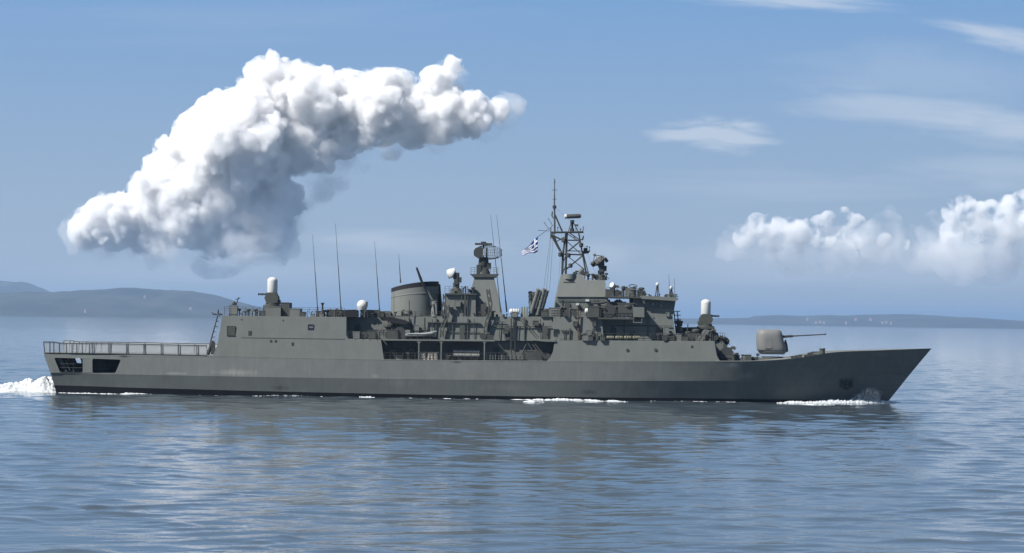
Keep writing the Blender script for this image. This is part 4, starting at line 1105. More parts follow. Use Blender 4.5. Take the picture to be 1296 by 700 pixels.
# lattice mast
mast = MB(); Yn, Yf = -1.1, 1.1
for Yv in (Yn, Yf):
    mast.ptube((711.5, 348), (712.2, 322), Yv, 1.5, 1.3); mast.ptube((712.2, 322), (716.5, 294), Yv, 1.3, 1.1)
    mast.ptube((742, 347), (732, 293), Yv, 1.2, .9)
for (a, b, w) in (((716, 348), (717.5, 294), 1.3), ((745, 347), (737.5, 318), .6), ((697, 296.5), (709, 318), 1.1), ((700.5, 299), (712, 322), .8), ((697.5, 297), (712, 304), 1.0), ((717, 304), (733.5, 304.3), .8), ((717, 321.8), (737.5, 322.5), 1.0), ((717, 317.5), (737, 317.8), .6),
                 ((719, 318), (733.5, 306), .9), ((717, 340.5), (737.5, 323.5), .9), ((721, 295), (735, 304.5), .7), ((712, 322), (717, 322), .9)):
    mast.ptube(a, b, Yn, w); mast.ptube(a, b, Yf, w * .8)
for (x, y) in ((716.5, 296), (732, 295), (737.5, 322), (712, 322), (734, 305)):
    mast.tube(at(x, y, Yn), at(x, y, Yf), .07)
mo = mast.build('lattice_mast', DARK, ship)
m = MB(); m.ptube((697, 294.2), (738.5, 293.8), 0, 1.3); m.ptube((697, 294.2), (738.5, 293.8), -1.1, .9); m.ptube((737.8, 294), (738.2, 286.5), -.4, .5); m.ptube((737.5, 303.5), (738.4, 298.5), -.4, .9); m.ptube((697, 288), (697, 302), 0, .5); m.tube(at(716, 294, -3.5), at(716, 294, 3.5), .1); m.ptube((733, 303.5), (738, 303.2), -.4, .7); m.build('yardarm', DARK, mo)
m = MB(); m.ptube((702.2, 296), (701.8, 262), 0, 1.1, 1.0); m.ptube((701.8, 262), (702, 226.5), 0, .8, .45); m.ptube((702, 232), (702, 226), 0, .9, .4)
m.ptube((702.5, 272), (711.5, 293), 0, 1.0); m.lathe(at(701.7, 264, 0), [(.16, 0), (.26, .05), (.26, .38), (.1, .45)], 10)
for (y, w) in ((240.5, 3.6), (252.2, 2.6)): m.ptube((702 - w, y), (702 + w, y), 0, .35); m.tube(at(702, y, -.35), at(702, y, .35), .035)
m.ptube((699, 268), (698.5, 274), 0, .8); m.ptube((698.5, 273), (702, 278), 0, .5); m.build('topmast', DARK, mo)
m = MB()
for (a, b) in (((688.3, 281), (696, 292)), ((693.5, 276), (699, 285)), ((681, 291.4), (695, 292.6))): m.ptube(a, b, -.6, .35, .25)
m.build('wire_aerial', DARK, mo)
m = MB(); m.lathe(at(724, 293, 0), [(.3, 0), (.28, .4), (.16, .45), (.16, .9), (.25, 1.0), (.3, 1.5)], 12); m.ptube((719.5, 292.5), (723.5, 280), -.3, .5); m.ptube((731.5, 292.5), (725, 280), -.3, .5); m.pbox(727, 284, 732, 286, -.5, .1); m.build('radar_pedestal', DARK, mo, 40)
m = MB(); a, b = at(717, 274, 0), at(735.4, 273.4, 0); m.lathe(a, [(.27, 0), (.29, .1), (.29, (b - a).length - .2), (.18, (b - a).length)], 14, axis=b - a); nav = m.build('navigation_radar', GREY2, mo, 40)
m = MB(); m.lathe(a - (b - a).normalized() * .28, [(.24, 0), (.30, .05), (.30, .3)], 14, axis=b - a); m.build('end_cap', WHITE, nav, 40)
m = MB(); m.prism([(736, 317.5), (747.5, 317), (745, 320.5), (738, 321)], -.9, .6); m.lathe(at(741, 317.5, -.3), [(.25, 0), (.3, .3), (.1, .4)], 10); m.build('mast_platform', DARK, mo)
for (x, y) in ((713.5, 307), (735.5, 313), (709, 325), (719.5, 326), (722, 339)):
    m = MB(); c0 = at(x, y, -1.3); m.lathe(c0, [(.15, 0), (.28, .1), (.28, .5), (.1, .6)], 9); m.build('mast_fitting', DARK if x != 713.5 else GREY2, mo, 50)
m = MB()
for (a, b, Y) in (((696.8, 298), (688.2, 365), -1.0), ((698, 298), (691.5, 366), -.6), ((700, 300), (695.5, 368), .8)): m.ptube(a, b, Y, .22, n=4)
m.build('halyard', GREY2, mo)

# ---------------------------------------------------------------- bridge
m = MB(); m.prism([(801, 377.2), (855.5, 379.4), (851, 404.6), (802, 404.2)], -4.6, 4.6, .02)
bridge = m.build('bridge', GREY, ship)
# plan of the bridge front is chamfered: forward face and corner panels
m = MB(); m.prism([(810.5, 375.6), (815, 374.2), (857, 376.6), (858.8, 379.2), (855, 381), (812, 378.2)], -5.5, 5.5); m.build('bridge_roof', GREY, bridge)
for k in range(4):
    a = 815.5 + k * 9.6
    m = MB(); m.pbox(a, 382.0 + .3 * k, a + 7.6, 389.5 + .3 * k, -4.66, -4.5); w_ = m.build('window', GLASS, bridge)
for (px, py) in ((826, 385.6), (836.8, 387)):
    m = MB(); m.lathe(at(px, py, -4.75), [(.2, 0), (.2, .06)], 12, axis=(0, 1, 0)); m.build('clear_view_screen', GUNP, bridge)
m = MB(); m.prism([(801.6, 388.4), (815.4, 388.8), (815.4, 401.6), (801.6, 401.2)], -6.9, -4.65); m.build('bridge_wing', GREY, bridge)
m = MB(); m.ptube((801.9, 401), (801.9, 408.3), -6.8, .5); m.ptube((801.9, 408.2), (812.5, 408.5), -6.8, .5); m.ptube((812.5, 408.4), (812.5, 402), -6.8, .4); m.build('wing_bracket', GREY, bridge)
m = MB(); m.prism([(811.5, 378.4), (818, 378.6), (816.5, 383.5), (815.2, 384.5)], -5.2, -4.7); m.build('roof_bracket', GREY, bridge)
m = MB(); m.prism([(757, 402), (803, 402.4), (803, 404.4), (757, 404)], -6.9, -4.2); m.build('wing_deck', GREY2, ship)
railing(760, 802, 402, 402.4, -6.85, 10, 5.5)
for (px, w) in ((780.5, 4.6), (786.8, 4.2)): fitbox('signal_locker', px, 387, px + w, 402, -6.1, -5.4, GREY)
clutter(760, 780, 402, -6.6, -5.2, 10, 9, 20, 61); clutter(790, 801, 402, -6.5, -5.4, 5, 9, 22, 62); clutter(768, 800, 402, -4.9, -4.2, 8, 12, 24, 63)
m = MB(); m.ptube((748, 384), (765, 383), -6.2, 1.6); m.ptube((752, 380), (762, 388), -6.1, .9); m.build('loading_derrick', DARK, ship)
clutter(748, 762, 401.5, -6.7, -5.9, 6, 8, 17, 64)
fitbox('front_locker', 853.8, 422.5, 862.4, 432.4, -5.6, -4.6, GREY); fitbox('front_locker', 840, 414, 846.5, 431.8, -6.2, -5.2, GREY)
clutter(831, 853, 431.8, -6.7, -5.5, 6, 6, 11, 65)
for (x0, y0, x1, y1) in ((853, 394, 856, 425), (857, 394, 860.5, 424)):
    m = MB(); m.ptube((x0, y0), (x1, y1), -3.9, .7)
    for k in range(6): m.ptube((x0 + (x1 - x0) * k / 6, y0 + (y1 - y0) * k / 6), (x0 + 4 + (x1 - x0) * k / 6, y0 + (y1 - y0) * k / 6), -3.9, .5)
    m.build('ladder', GREY2, ship)
clutter(856, 862, 422, -4.6, -3.4, 3, 6, 20, 66)
for (x, yt, yb, Y) in ((832, 358, 375, -3.2), (849.5, 362.5, 377.5, -2.2)):
    s_ = MB(); s_.tube(at(x - 2.6, yb, Y), at(x - .5, yt + 3, Y), .06); s_.tube(at(x + 2.6, yb, Y), at(x + .6, yt + 3, Y), .06); s_.tube(at(x, yb, Y + .7), at(x, yt + 3, Y), .06); so = s_.build('antenna_stand', DARK, bridge)
    m = MB(); c0 = at(x, yt + 1.6, Y); m.lathe(c0 - Vector((0, 0, .25)), [(.1, 0), (.22, .1), (.22, .35), (.08, .45)], 12); m.build('satellite_antenna', WHITE, so, 60)
m = MB(); m.ptube((847.5, 376), (846.5, 347), -2.6, .4, .2); m.ptube((854, 376), (853.4, 352), -1.6, .3, .2); m.build('whip_aerial', GREY2, ship)
m = MB(); m.prism([(848, 378), (849.5, 370), (852, 370.5), (855, 378)], -2.8, -1.6); m.build('aerial_mount', GREY2, bridge)
clutter(816, 856, 376.5, -4, -2, 7, 2, 5, 67)
# slanted screen and stays under the wing
m = MB(); m.prism([(806, 431.8), (812, 425.2), (819, 425.4), (827, 431.9)], -6.6, -6.3); m.build('wave_screen', GREY, ship)
m = MB(); m.ptube((778, 413), (788.5, 421), -5.6, .6); m.build('davit_arm', GUNP, ship)
m = MB(); m.ptube((752, 404), (768, 425), -5.4, .8); m.build('stay', GREY2, ship)

# ---------------------------------------------------------------- forward gun position and foredeck
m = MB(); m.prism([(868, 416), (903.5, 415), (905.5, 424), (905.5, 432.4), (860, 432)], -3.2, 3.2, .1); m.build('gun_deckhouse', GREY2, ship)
m = MB(); m.prism([(866, 414.6), (904, 413.8), (905, 416), (868, 416.6)], -3.5, 3.5); m.build('gun_platform', GREY2, ship)
m = MB(); m.prism([(900, 432), (916, 432.4), (921, 440), (923, 458), (900, 458)], -3.4, 3.4); m.build('foredeck_house', GREY, ship)
m = MB(); m.pbox(900.5, 449.5, 905, 457.5, -4.26, -4.1); m.build('doorway', DARK, ship) if False else None
m = MB(); m.pbox(909.5, 447.5, 914.5, 457.4, -3.47, -3.3); m.build('door', DARK, ship)
for (x0, x1) in ((872, 880), (880, 889), (884, 893)):
    m = MB(); m.prism([(x0, 431.6), (x1 + 2, 417.5), (x1 + 6, 418), (x0 + 5, 431.8)], -3.9, -3.4); m.build('missile_loading_chute', GREY, ship)
clutter(863, 884, 431.8, -6.2, -4.2, 7, 7, 16, 71); clutter(905, 922, 433, -3.8, -2, 7, 5, 12, 72, .3); clutter(916, 934, 457.6, -5, -2.5, 11, 4, 12, 74); clutter(914, 924, 457.6, -4.9, -4.3, 4, 12, 22, 75)
m = MB(); m.ptube((869.8, 427), (870.6, 410), -4.4, .7); m.build('jackstaff', DARK, ship)
railing(906, 917, 432.2, 432.6, -3.3, 11, 3)
lattice([(917, 436), (919, 443), (920.5, 450), (924, 457)], -4.3, 1.8, 'lattice_post')
# main gun
gc = at(978, 440, -.2); k = px_scale(-.2)
g = MB(); zb = at(978, 457.5, 0).z
g.lathe((gc.x, 0, zb - .3), [(1.75, 0), (1.75, .5), (1.4, .6), (1.4, .95)], 28)
gun = g.build('main_gun', GREY2, ship, 40)
def rbox_rings(sections, ny=28, ex=3.4):
    """Rounded shield lofted from (xmin, xmax, half width, z) sections."""
    vs = []; n = ny
    for (x0, x1, hw, z) in sections:
        for i in range(n):
            a = 2 * math.pi * i / n; c_, s_ = math.cos(a), math.sin(a)
            cc = math.copysign(abs(c_) ** (2 / ex), c_); ss = math.copysign(abs(s_) ** (2 / ex), s_)
            vs.append(((x0 + x1) / 2 + (x1 - x0) / 2 * cc, hw * ss, z))
    m_ = len(sections)
    fs = [(j * n + i, j * n + (i + 1) % n, (j + 1) * n + (i + 1) % n, (j + 1) * n + i) for j in range(m_ - 1) for i in range(n)] + [tuple(range(n - 1, -1, -1)), tuple(range((m_ - 1) * n, m_ * n))]
    return vs, fs
def gx(px): return at(px, 435, -1.4).x
def gz(py): return at(978, py, -1.4).z
sec = [(964.5, 993.5, 1.25, 448.6), (962.5, 995.5, 1.45, 446.8), (960.5, 996.6, 1.55, 443.5), (959.3, 996, 1.6, 438), (959, 993, 1.6, 431), (959, 991.5, 1.6, 424.5), (959.6, 990.2, 1.5, 420), (961, 988.4, 1.3, 418), (963.5, 985.5, 1.0, 417.1)]
vs, fs = rbox_rings([(gx(a), gx(b), w, gz(z)) for a, b, w, z in sec])
g = MB(); g.add(vs, fs); g.build('gun_shield', GUNP, gun, 35)
g = MB(); g.tube((gx(989), 0, gz(426.3)), (gx(1003), 0, gz(425.2)), .19, .16, 14); g.tube((gx(1003), 0, gz(425.2)), (gx(1004.5), 0, gz(425.1)), .20, n=14); g.tube((gx(1004.5), 0, gz(425.1)), (gx(1046.5), 0, gz(422.3)), .095, .07, 12); g.tube((gx(1045), 0, gz(422.35)), (gx(1047.4), 0, gz(422.2)), .10, n=12); g.build('gun_barrel', DARK, gun, 40)
g = MB(); g.prism([(992, 438), (995, 430), (996.8, 437), (997.8, 445), (992, 446.5)], -.55, .55); g.build('barrel_shroud', GREY2, gun)
m = MB(); m.prism([(944, 453), (962, 452.2), (968, 455), (996, 454.6), (1003, 456), (940, 456.5)], -3.4, 3.4); m.build('breakwater', GREY, ship)
clutter(938, 962, 457, -5.5, -3, 6, 5, 11, 81); clutter(1000, 1038, 454.5, -4.0, -2.5, 10, 3, 7, 83, -.12)
m = MB(); m.lathe(at(1040.6, 449.2, -3.2), [(.36, 0), (.36, .7), (.42, .72), (.42, .85)], 16); m.build('capstan', GREY2, ship, 40)
railing(915, 1003, 457.6, 456.5, -6.2, 0.01, 20) if False else None
m = MB(); pa = [deckc[i] + Vector((0, .02, .03)) for i in range(nearest_station(908), nearest_station(1006))]; m.path(pa, .06, 6); pa2 = [mir(p) for p in pa]; m.path(pa2, .06, 6); m.build('deck_edge_bar', GUNP, ship)
m = MB(); pa = [deckc[i] + Vector((0, .02, .03)) for i in range(nearest_station(486), nearest_station(700))]; m.path(pa, .05, 6); m.build('deck_edge_bar', GUNP, ship)

# ---------------------------------------------------------------- things carried on board
def raft(px, py, Y, length, rpx, mat, label, group, cat='life raft'):
    root = empty('life_raft_canister', at(px, py + rpx, Y)); tag(root, label, cat, group)
    k = px_scale(Y); r = rpx * k; Lh = length * k / 2
    m = MB(); m.lathe((-Lh, 0, r), [(r * .55, 0), (r * .95, r * .25), (r, r * .5), (r, 2 * Lh - r * .5), (r * .95, 2 * Lh - r * .25), (r * .55, 2 * Lh)], 16, axis=(1, 0, 0)); m.build('shell', mat, root, 40)
    for q in (-.45, .05, .5):
        b_ = MB(); b_.lathe((Lh * q, 0, r), [(r * 1.04, 0), (r * 1.04, .06)], 16, axis=(1, 0, 0)); b_.build('strap', DARK, root)
    return root
def cradle(px, py, Y, w):
    m = MB(); c0 = at(px, py, Y); k = px_scale(Y)
    for s in (-1, 1): m.box(c0.x + s * w * k * .3 - .05, Y - .25, c0.z - .25, c0.x + s * w * k * .3 + .05, Y + .25, c0.z)
    m.box(c0.x - w * k * .4, Y - .1, c0.z - .3, c0.x + w * k * .4, Y + .1, c0.z - .2)
    m.build('raft_cradle', DARK, ship)
raft(746.6, 393.6, -6.2, 13, 3.3, WHITE, 'white life raft canister beside the tall mast house, aft of the bridge wing', None); cradle(746.6, 397, -6.2, 13)
raft(651, 394.5, -4.6, 13, 3.7, WHITE, 'white life raft canister just left of the slanted missile canisters', None); cradle(651, 398.4, -4.6, 13)
LB = ['aftmost olive canister in the row below the bridge wing', 'second olive canister from the stern end of the row below the bridge wing', 'third olive canister from the stern end of the row below the bridge wing', 'foremost olive canister in the row below the bridge wing']
for i in range(4):
    raft(772.5 + i * 11, 427.3, -6.2, 9.6, 2.3, OLIVE, LB[i], 'olive canisters racked below the bridge wing'); cradle(772.5 + i * 11, 430, -6.2, 9.6)
for (px, py, w, h) in ((731, 385.2, 3.6, 2.6), (743.4, 380.3, 4.6, 2.4)):
    m = MB(); m.pbox(px - w / 2, py - h / 2, px + w / 2, py + h / 2, -4.5, -4.12); m.build('deck_light', WHITE, ship)

# inflatable boat on its cradle above the gallery
bt = empty('inflatable_boat', at(532, 428.6, -5.9)); tag(bt, 'grey inflatable boat with a raised bow stowed above the side gallery', 'boat')
def bl(px, py, Y): return at(px, py, Y) - bt.location
for sy in (-1, 1):
    m = MB(); pts_ = [(513, 425.0), (517, 424.0), (530, 423.9), (540, 423.2), (547, 421.8), (552, 420.2)]
    P_ = [bl(x, y, -5.9 + sy * .75 * (1 - max(0, (x - 540) / 12.5) ** 1.8)) for x, y in pts_]
    for i, (a, b) in enumerate(zip(P_, P_[1:])): m.tube(a, b, .24 if i else .14, .24 if i < 4 else .18, 10)
    m.build('buoyancy_tube', paint('boat_rubber', (0.24, 0.25, 0.245), .5), bt, 60)
m = MB()
hv = []
for (x, yt, yb, w) in ((514, 425, 427.2, .6), (525, 424.6, 428.2, .7), (538, 424, 427.8, .65), (546, 423, 426, .45), (551.5, 421.2, 422.2, .05)):
    hv += [bl(x, yt, -5.9 - w), bl(x, yb, -5.9), bl(x, yt, -5.9 + w)]
m.add(hv, [f for i in range(4) for f in ((i * 3, i * 3 + 3, i * 3 + 4, i * 3 + 1), (i * 3 + 1, i * 3 + 4, i * 3 + 5, i * 3 + 2), (i * 3, i * 3 + 2, i * 3 + 5, i * 3 + 3))] + [(0, 1, 2), (12, 14, 13)]); m.build('boat_hull', DARK, bt)
m = MB(); c0 = bl(516, 420, -5.9); m.box(c0.x - .3, -.25, c0.z - .6, c0.x + .3, .25, c0.z + .25); m.box(c0.x - .12, -.12, c0.z - .9, c0.x + .12, .12, c0.z - .5); m.build('outboard_motor', GUNP, bt)
m = MB(); c0 = bl(528, 421.5, -5.9); m.box(c0.x - .35, -.3, c0.z - .5, c0.x + .2, .3, c0.z + .15); m.build('console', GREY, bt)
m = MB()
for px in (520, 541): m.prism([(px - 2, 431), (px - 1, 427.6), (px + 1, 427.4), (px + 2, 431)], -6.5, -5.3)
m.prism([(518, 430), (543, 430), (543, 430.8), (518, 430.8)], -6.1, -5.8); m.build('boat_cradle', GREY2, ship)

# flag: blue and white, blown aft and down from the gaff
fl = empty('flag', at(686.5, 295.5, -.6)); tag(fl, 'blue and white striped flag with a white cross flying aft of the mast', 'flag')
BLUE = paint('flag_blue', (0.012, 0.035, 0.17), .8); FW = paint('flag_white', (0.75, 0.76, 0.78), .8)
f_ = MB(); hoist0, hoist1 = at(680.5, 299.5, -.6), at(680.5, 319.5, -.8)     # hoist edge: runs down
nu, nv = 36, 27
gv = {}
for i in range(nu + 1):
    for j in range(nv + 1):
        u, v = i / nu, j / nv
        top = Vector(at(680.5 - 20.5 * u, 299.5 + 19 * u ** .9, -.6)); bot = Vector(at(680.5 - 19 * u, 318.5 + 4.5 * u, -.6))
        p = top.lerp(bot, v)
        p.y += .22 * math.sin(u * 9 + v * 2.2) + .3 * u; p.z += .10 * math.sin(u * 8 + v * 3)
        gv[i, j] = p - fl.location
vs = [gv[i, j] for i in range(nu + 1) for j in range(nv + 1)]
for i in range(nu):
    for j in range(nv):
        s = j // 3                                  # nine stripes
        cu, cv = i / nu, j
        canton = i < 14 and j < 15
        if canton: white = (6 <= j < 9) or (5 <= i < 8)
        else: white = s % 2 == 1
        f_.mat(1 if white else 0); f_.f.append((i * (nv + 1) + j, (i + 1) * (nv + 1) + j, (i + 1) * (nv + 1) + j + 1, i * (nv + 1) + j + 1)); f_.mi.append(f_.cur)
f_.v = [tuple(v) for v in vs]
fo = f_.build('cloth', [BLUE, FW], fl, 180)
m = MB(); m.tube(at(680.5, 300, -.6) - fl.location, at(687.5, 294.8, -.6) - fl.location, .035); m.tube(at(680.5, 299.5, -.6) - fl.location, at(680.5, 317, -.6) - fl.location, .03); m.build('hoist_rope', DARK, fl)
m = MB(); m.ptube((687.5, 294.8), (702, 284), -.5, .25); m.build('gaff_line', DARK, ship)

# ---------------------------------------------------------------- foam and spray
FOAM, fnt, fb = material('foam', (0.46, 0.49, 0.51), 0.9)
fb.inputs['Subsurface Weight'].default_value = 0.0
def sea_pt(px, py):
    dx, dy = px - 648.0, py - (350.0 + SHIFT)
    u = dx * math.cos(ROLL) + dy * math.sin(ROLL); v = -dx * math.sin(ROLL) + dy * math.cos(ROLL)
    D = F * EYE / v
    return Vector((u * D / F, D - DIST, 0))
def foam_ribbon(name, pts, label, seed, seg=0.11, cat='foam'):
    """A broken crest: pts are (x, y, half width, height) on the water; ragged where it dips under the surface."""
    P = [np.array(p, float) for p in pts]
    xs = []; 
    for a, b in zip(P, P[1:]):
        n = max(2, int(np.linalg.norm((b - a)[:2]) / seg))
        xs += [a + (b - a) * i / n for i in range(n)]
    xs.append(P[-1]); n = len(xs)
    m = 15; V = []
    for i, p in enumerate(xs):
        t = xs[min(i + 1, n - 1)][:2] - xs[max(i - 1, 0)][:2]; t /= max(1e-6, np.linalg.norm(t)); nn_ = np.array([-t[1], t[0]])
        for j in range(m):
            s_ = -1 + 2 * j / (m - 1); x, y = p[:2] + nn_ * s_ * p[2]
            f1 = noise.fractal(Vector((x * .8, y * .8, seed)), .7, 2.1, 6); f2 = noise.noise(Vector((x * 4.3, y * 4.3, seed + 3)))
            z = p[3] * .9 * (1 - s_ * s_) ** 1.2 * (0.95 + .7 * f1 + .7 * f2) - .10 * abs(s_) ** 2 - .07
            V.append((x, y, z + float(sea_height(np.array([x]), np.array([y]))[0])))
    Fc = [(i * m + j, (i + 1) * m + j, (i + 1) * m + j + 1, i * m + j + 1) for i in range(n - 1) for j in range(m - 1)]
    o = mesh_obj(name, V, Fc, FOAM, smooth=False); tag(o, label, cat, kind='stuff'); return o
def hull_side(px, off=.3):
    st_ = nearest_station_bot(px); return botc[st_].x, botc[st_].y - off
def nearest_station_bot(px):
    x = at(px, 503, -7).x
    return min(range(NS), key=lambda i: abs(botc[i].x - x))
# churned water behind the stern
def wake():
    nx, ny = 420, 90; V = []; x0, x1 = botc[0].x + .8, botc[0].x - 95
    for i in range(nx):
        t = i / (nx - 1); x = x0 + (x1 - x0) * t; d = x0 - x
        hw = 5.5 + d * .05
        ridge = 1.35 * math.exp(-((d - 2.6) / 1.3) ** 2) + .75 * math.exp(-((d - 5.4) / 2.2) ** 2) + .75 * math.exp(-max(0, d - 4) / 40.0) * (1 - math.exp(-d / 2)) + .15
        for j in range(ny):
            s_ = -1 + 2 * j / (ny - 1); y = s_ * hw
            f1 = noise.fractal(Vector((x * .35, y * .35, 2.2)), .75, 2.1, 6); f2 = noise.fractal(Vector((x * 1.7, y * 1.7, 9)), .7, 2.1, 3)
            prof = (1 - s_ ** 4) * (.75 + .25 * math.cos(s_ * 2.6))
            z = .82 * ridge * prof * (1 + .6 * f1) + .30 * f2 * prof - .25 * (abs(s_) ** 3) - .12
            V.append((x, y, z))
    Fc = [(i * ny + j, (i + 1) * ny + j, (i + 1) * ny + j + 1, i * ny + j + 1) for i in range(nx - 1) for j in range(ny - 1)]
    o = mesh_obj('wake_foam', V, Fc, FOAM, smooth=False); tag(o, 'white churned foam piling up behind the stern', 'foam', kind='stuff')
wake()
def along_hull(px0, px1, n, off0, off1, w, h, seed, label, name='hull_foam'):
    pts = []
    for i in range(n):
        t = i / (n - 1); px = px0 + (px1 - px0) * t; x, y = hull_side(px, 0)
        env_ = math.sin(math.pi * min(1, max(0, t)) ) ** .5
        pts.append((x, y - (off0 + (off1 - off0) * t), w * (0.5 + .5 * env_), h * env_))
    return foam_ribbon(name, pts, label, seed)
along_hull(64, 205, 14, .35, .9, .5, .15, 1, 'thin white foam line along the waterline at the stern')
along_hull(455, 480, 6, .3, .5, .3, .22, 2, 'small white splash against the middle of the hull')
along_hull(640, 806, 16, .5, 2.8, .7, .21, 3, 'long white breaking crest beside the hull below the mast')
along_hull(980, 1120, 16, 1.6, .4, .7, .26, 4, 'white bow wave curling off the side of the stem', 'bow_wave')
foam_ribbon('bow_wave', [(botc[-1].x + 1.5, -.2, .3, .15), (botc[-1].x - 1, -.9, .6, .5), (botc[-1].x - 6, -2.6, .8, .45), (botc[-1].x - 14, -5.2, .7, .2)], 'low foam fold spreading from the foot of the bow', 8)
for k_, (px0, px1, py) in enumerate(((425, 470, 501.8), (648, 700, 508.5), (1000, 1060, 512.5), (90, 150, 497.5))):
    a, b = sea_pt(px0, py), sea_pt(px1, py + .4)
    foam_ribbon('foam_streak', [(a.x, a.y, .2, .05), ((a.x + b.x) / 2, (a.y + b.y) / 2, .7, .17), (b.x, b.y, .2, .05)], 'broken foam streak drifting close to the hull', 20 + k_)
# spray thrown up at the bow
r = random.Random(9); vs = []; fs = []
for i in range(4200):
    t = r.random() ** 1.0; px = 1122 - 50 * t
    top = 20 * math.sin(min(1, (1 - t) * 1.5) * math.pi * .5) * (.35 + .65 * math.exp(-((t - .25) / .33) ** 2))
    h = top * r.random() ** 2.4
    st_ = nearest_station_bot(px); xx = botc[st_].x + r.gauss(0, .2); kk = px_scale(0)
    zz = h * kk; yy = botc[st_].y - .35 - zz * .55 - abs(r.gauss(0, .35))
    s_ = r.uniform(.012, .042) * (1.25 - .6 * min(1, h / 20)); n0 = len(vs)
    for q in ((1, 1, 1), (1, -1, -1), (-1, 1, -1), (-1, -1, 1)): vs.append((xx + q[0] * s_, yy + q[1] * s_, zz + q[2] * s_))
    fs += [(n0, n0 + 1, n0 + 2), (n0, n0 + 3, n0 + 1), (n0, n0 + 2, n0 + 3), (n0 + 1, n0 + 3, n0 + 2)]
o = mesh_obj('bow_spray', vs, fs, FOAM); tag(o, 'fine white spray thrown up against the dark bow', 'spray', kind='stuff')

# ---------------------------------------------------------------- houses on the coasts
HW = paint('whitewash', (0.30, 0.30, 0.29), .8); HR = paint('roof_tiles', (0.30, 0.14, 0.09), .9)
def house(px, py, dist, w, h, d, label, group=None):
    p = at(px, py, dist); w *= .75; h *= .75; root = empty('house', p); tag(root, label, 'house', group)
    m = MB(); m.box(-w / 2, 0, -6, w / 2, d, h); m.build('wall', HW, root)
    m = MB(); m.add([(-w / 2 - .4, -.4, h), (w / 2 + .4, -.4, h), (w / 2 + .4, d + .4, h), (-w / 2 - .4, d + .4, h), (-w / 2, d / 2, h + d * .25), (w / 2, d / 2, h + d * .25)], [(0, 1, 5, 4), (2, 3, 4, 5), (0, 4, 3), (1, 2, 5), (3, 2, 1, 0)]); m.build('roof', HR, root)
house(107.5, 393.8, 7250, 8, 6, 9, 'lone white house at the waterline of the left shore')
house(183, 375.5, 8080, 9, 5, 9, 'small white house high on the hill left of the frigate')
house(241, 390.5, 7500, 10, 5, 9, 'white house low on the hill close to the stern superstructure')
for (px, py, w) in ((1033, 408.4, 11), (1038, 407.8, 14), (1043, 408.8, 13), (1083, 404.6, 14), (1102, 404.8, 15), (1022, 404.4, 10), (1117, 408.8, 12), (1122, 408, 12), (1071, 409, 10), (1128, 409.4, 9)):
    house(px, py, 10900, w, 7, 12, 'tiny white house in the scatter along the right far shore', 'white houses along the right shore')

# ---------------------------------------------------------------- doors, pipes and cable runs on the bulkheads
def door(px, py, Y, w=7.0, h=18.0):
    m = MB(); m.prism(rrect([(px - w / 2, py - h), (px + w / 2, py - h), (px + w / 2, py), (px - w / 2, py)], 1.8), Y - .07, Y + .05); d = m.build('door', GREY2, ship)
    m = MB(); m.tube(at(px + w * .28, py - h * .5, Y - .12), at(px + w * .28, py - h * .38, Y - .12), .03); m.build('handle', DARK, d)
for (px, py, Y) in ((453, 428.6, -3.2), (628, 456.5, -4.34), (585, 429.6, -4.98), (642, 430.4, -5.0), (690, 430.6, -5.0), (776, 431.4, -5.04), (834, 431.6, -5.06), (718, 400.8, -4.14), (612, 400.4, -3.5)):
    door(px, py, Y)
for (px0, px1, py, Y, w) in ((563, 608, 420, -4.97, .5), (620, 698, 413, -4.97, .6), (626, 640, 407, -4.97, .5), (706, 766, 380, -4.2, .5), (704, 760, 391, -4.16, .4), (770, 850, 412, -5.1, .5), (500, 540, 415, -4.98, .4)):
    m = MB(); m.ptube((px0, py), (px1, py + .5), Y, w); m.build('cable_run', GREY2, ship)
for (px, py0, py1, Y) in ((600, 404, 429, -5.02), (632, 404, 429, -5.02), (684, 404, 429, -5.02), (790, 406, 430, -5.1), (820, 392, 430, -5.1), (756, 378, 400, -4.2), (711, 378, 400, -4.2), (547, 404, 429, -5.02), (566, 404, 429, -5.02)):
    m = MB(); m.ptube((px, py0), (px, py1), Y, .5); m.build('wall_pipe', GREY2, ship)
for (px, py, w, h, Y) in ((579, 384, 7, 8, -4.0), (571, 392, 5, 6, -4.0), (640, 420, 6, 5, -5.0), (678, 409, 7, 6, -5.0), (728, 410, 5, 6, -6.3), (745, 421, 7, 6, -6.3), (752, 410, 4, 6, -6.3), (800, 424, 6, 7, -5.1), (845, 398, 4, 5, -4.7), (527, 415, 6, 7, -5.0)):
    fitbox('wall_box', px - w / 2, py - h / 2, px + w / 2, py + h / 2, Y - .3, Y + .05, GREY if px % 2 else GREY2)

for (a, b, w) in (((512, 456), (524, 434), .7), ((540, 434), (552, 445), .6), ((562, 455), (573, 434), .6), ((588, 434), (598, 443), .6), ((606, 455), (600, 434), .6), ((630, 434), (640, 446), .6), ((657, 455), (666, 436), .7), ((668, 434), (678, 450), .7), ((497, 434), (506, 456), .7)):
    m = MB(); m.ptube(a, b, -5.6, w); m.build('brace', GREY2, ship)

along_hull(200, 460, 40, .25, .35, .3, .085, 31, 'faint broken foam line along the after half of the waterline')
along_hull(475, 645, 30, .3, .5, .3, .085, 32, 'faint broken foam line along the middle of the waterline')
along_hull(800, 985, 30, .3, .5, .3, .085, 33, 'faint broken foam line along the forward part of the waterline')
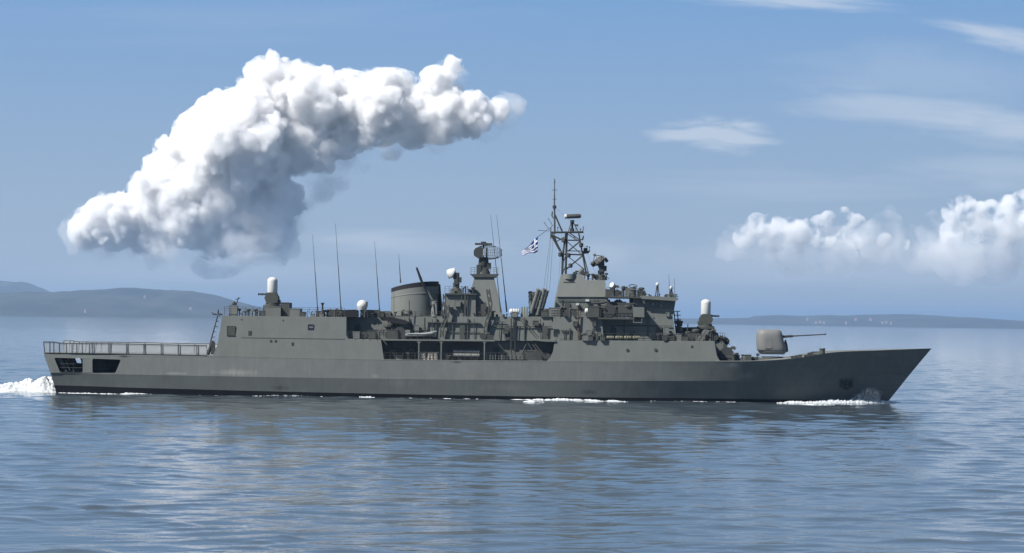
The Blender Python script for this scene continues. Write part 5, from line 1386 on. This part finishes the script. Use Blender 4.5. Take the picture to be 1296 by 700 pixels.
# more of the mast: ladder, braces, dipoles and lamps
m = MB(); a0, a1 = at(714.2, 347, -1.3), at(716.8, 296, -1.3)
for k in range(22):
    q = a0.lerp(a1, k / 21); m.tube(q + Vector((-.18, 0, 0)), q + Vector((.18, 0, 0)), .03, n=4)
m.tube(a0 + Vector((-.18, 0, 0)), a1 + Vector((-.18, 0, 0)), .035, n=5); m.tube(a0 + Vector((.18, 0, 0)), a1 + Vector((.18, 0, 0)), .035, n=5); m.build('mast_ladder', DARK, mo)
for (a, b, w) in (((712, 334), (717, 322), .6), ((711.5, 347), (717, 334), .6), ((734, 306), (718, 296), .5), ((738, 324), (718, 306), .5), ((741, 342), (718, 324), .5), ((704, 306), (714, 300), .6), ((701, 296), (706, 311), .6)):
    m = MB(); m.ptube(a, b, 1.1, w); m.build('mast_brace', DARK, mo)
for (x, y0, y1) in ((706, 294, 287), (711, 294, 289), (729, 294, 288), (734.5, 294, 289), (699.5, 300, 295), (727, 304, 299), (743, 317, 311), (746, 317, 312)):
    m = MB(); m.ptube((x, y0), (x, y1), -.5, .4); m.ptube((x - 1.2, y1 + 1), (x + 1.2, y1 + 1), -.5, .3); m.build('dipole_aerial', DARK, mo)
for (a, b, Y) in (((711, 296), (706, 372), -1.5), ((733, 295), (756, 352), -1.2), ((702, 262), (738, 293), 0), ((701.8, 240), (697.5, 293), 0)):
    m = MB(); m.ptube(a, b, Y, .14, n=4); m.build('rigging_wire', GREY2, ship)
clutter(738, 766, 354.5, -3.2, -2.6, 6, 5, 9, 92); clutter(778, 812, 375.6, -3.4, -1.5, 9, 6, 14, 93); clutter(592, 600, 371.8, -3.6, -3, 3, 5, 9, 94)
clutter(706, 730, 401, -6.2, -5.0, 6, 6, 13, 95); clutter(862, 905, 431.9, -4.0, -3.2, 9, 8, 15, 96); clutter(820, 850, 376.6, -4.8, -4.2, 5, 3, 7, 97); clutter(498, 520, 401.2, -4.7, -4.2, 4, 5, 10, 98)
# main gun: side hatch, seams; radome bands
m = MB(); m.prism(rrect([(968, 428), (977, 428), (977, 441), (968, 441)], 1.5), -1.625, -1.5); m.build('hatch', GUNP, gun)
m = MB(); v2, f2 = rbox_rings([(gx(958.7), gx(996.9), 1.575, gz(443.4)), (gx(958.7), gx(996.9), 1.575, gz(443.0))], ex=3.4); m.add(v2, f2); m.build('shield_seam', GREY2, gun)
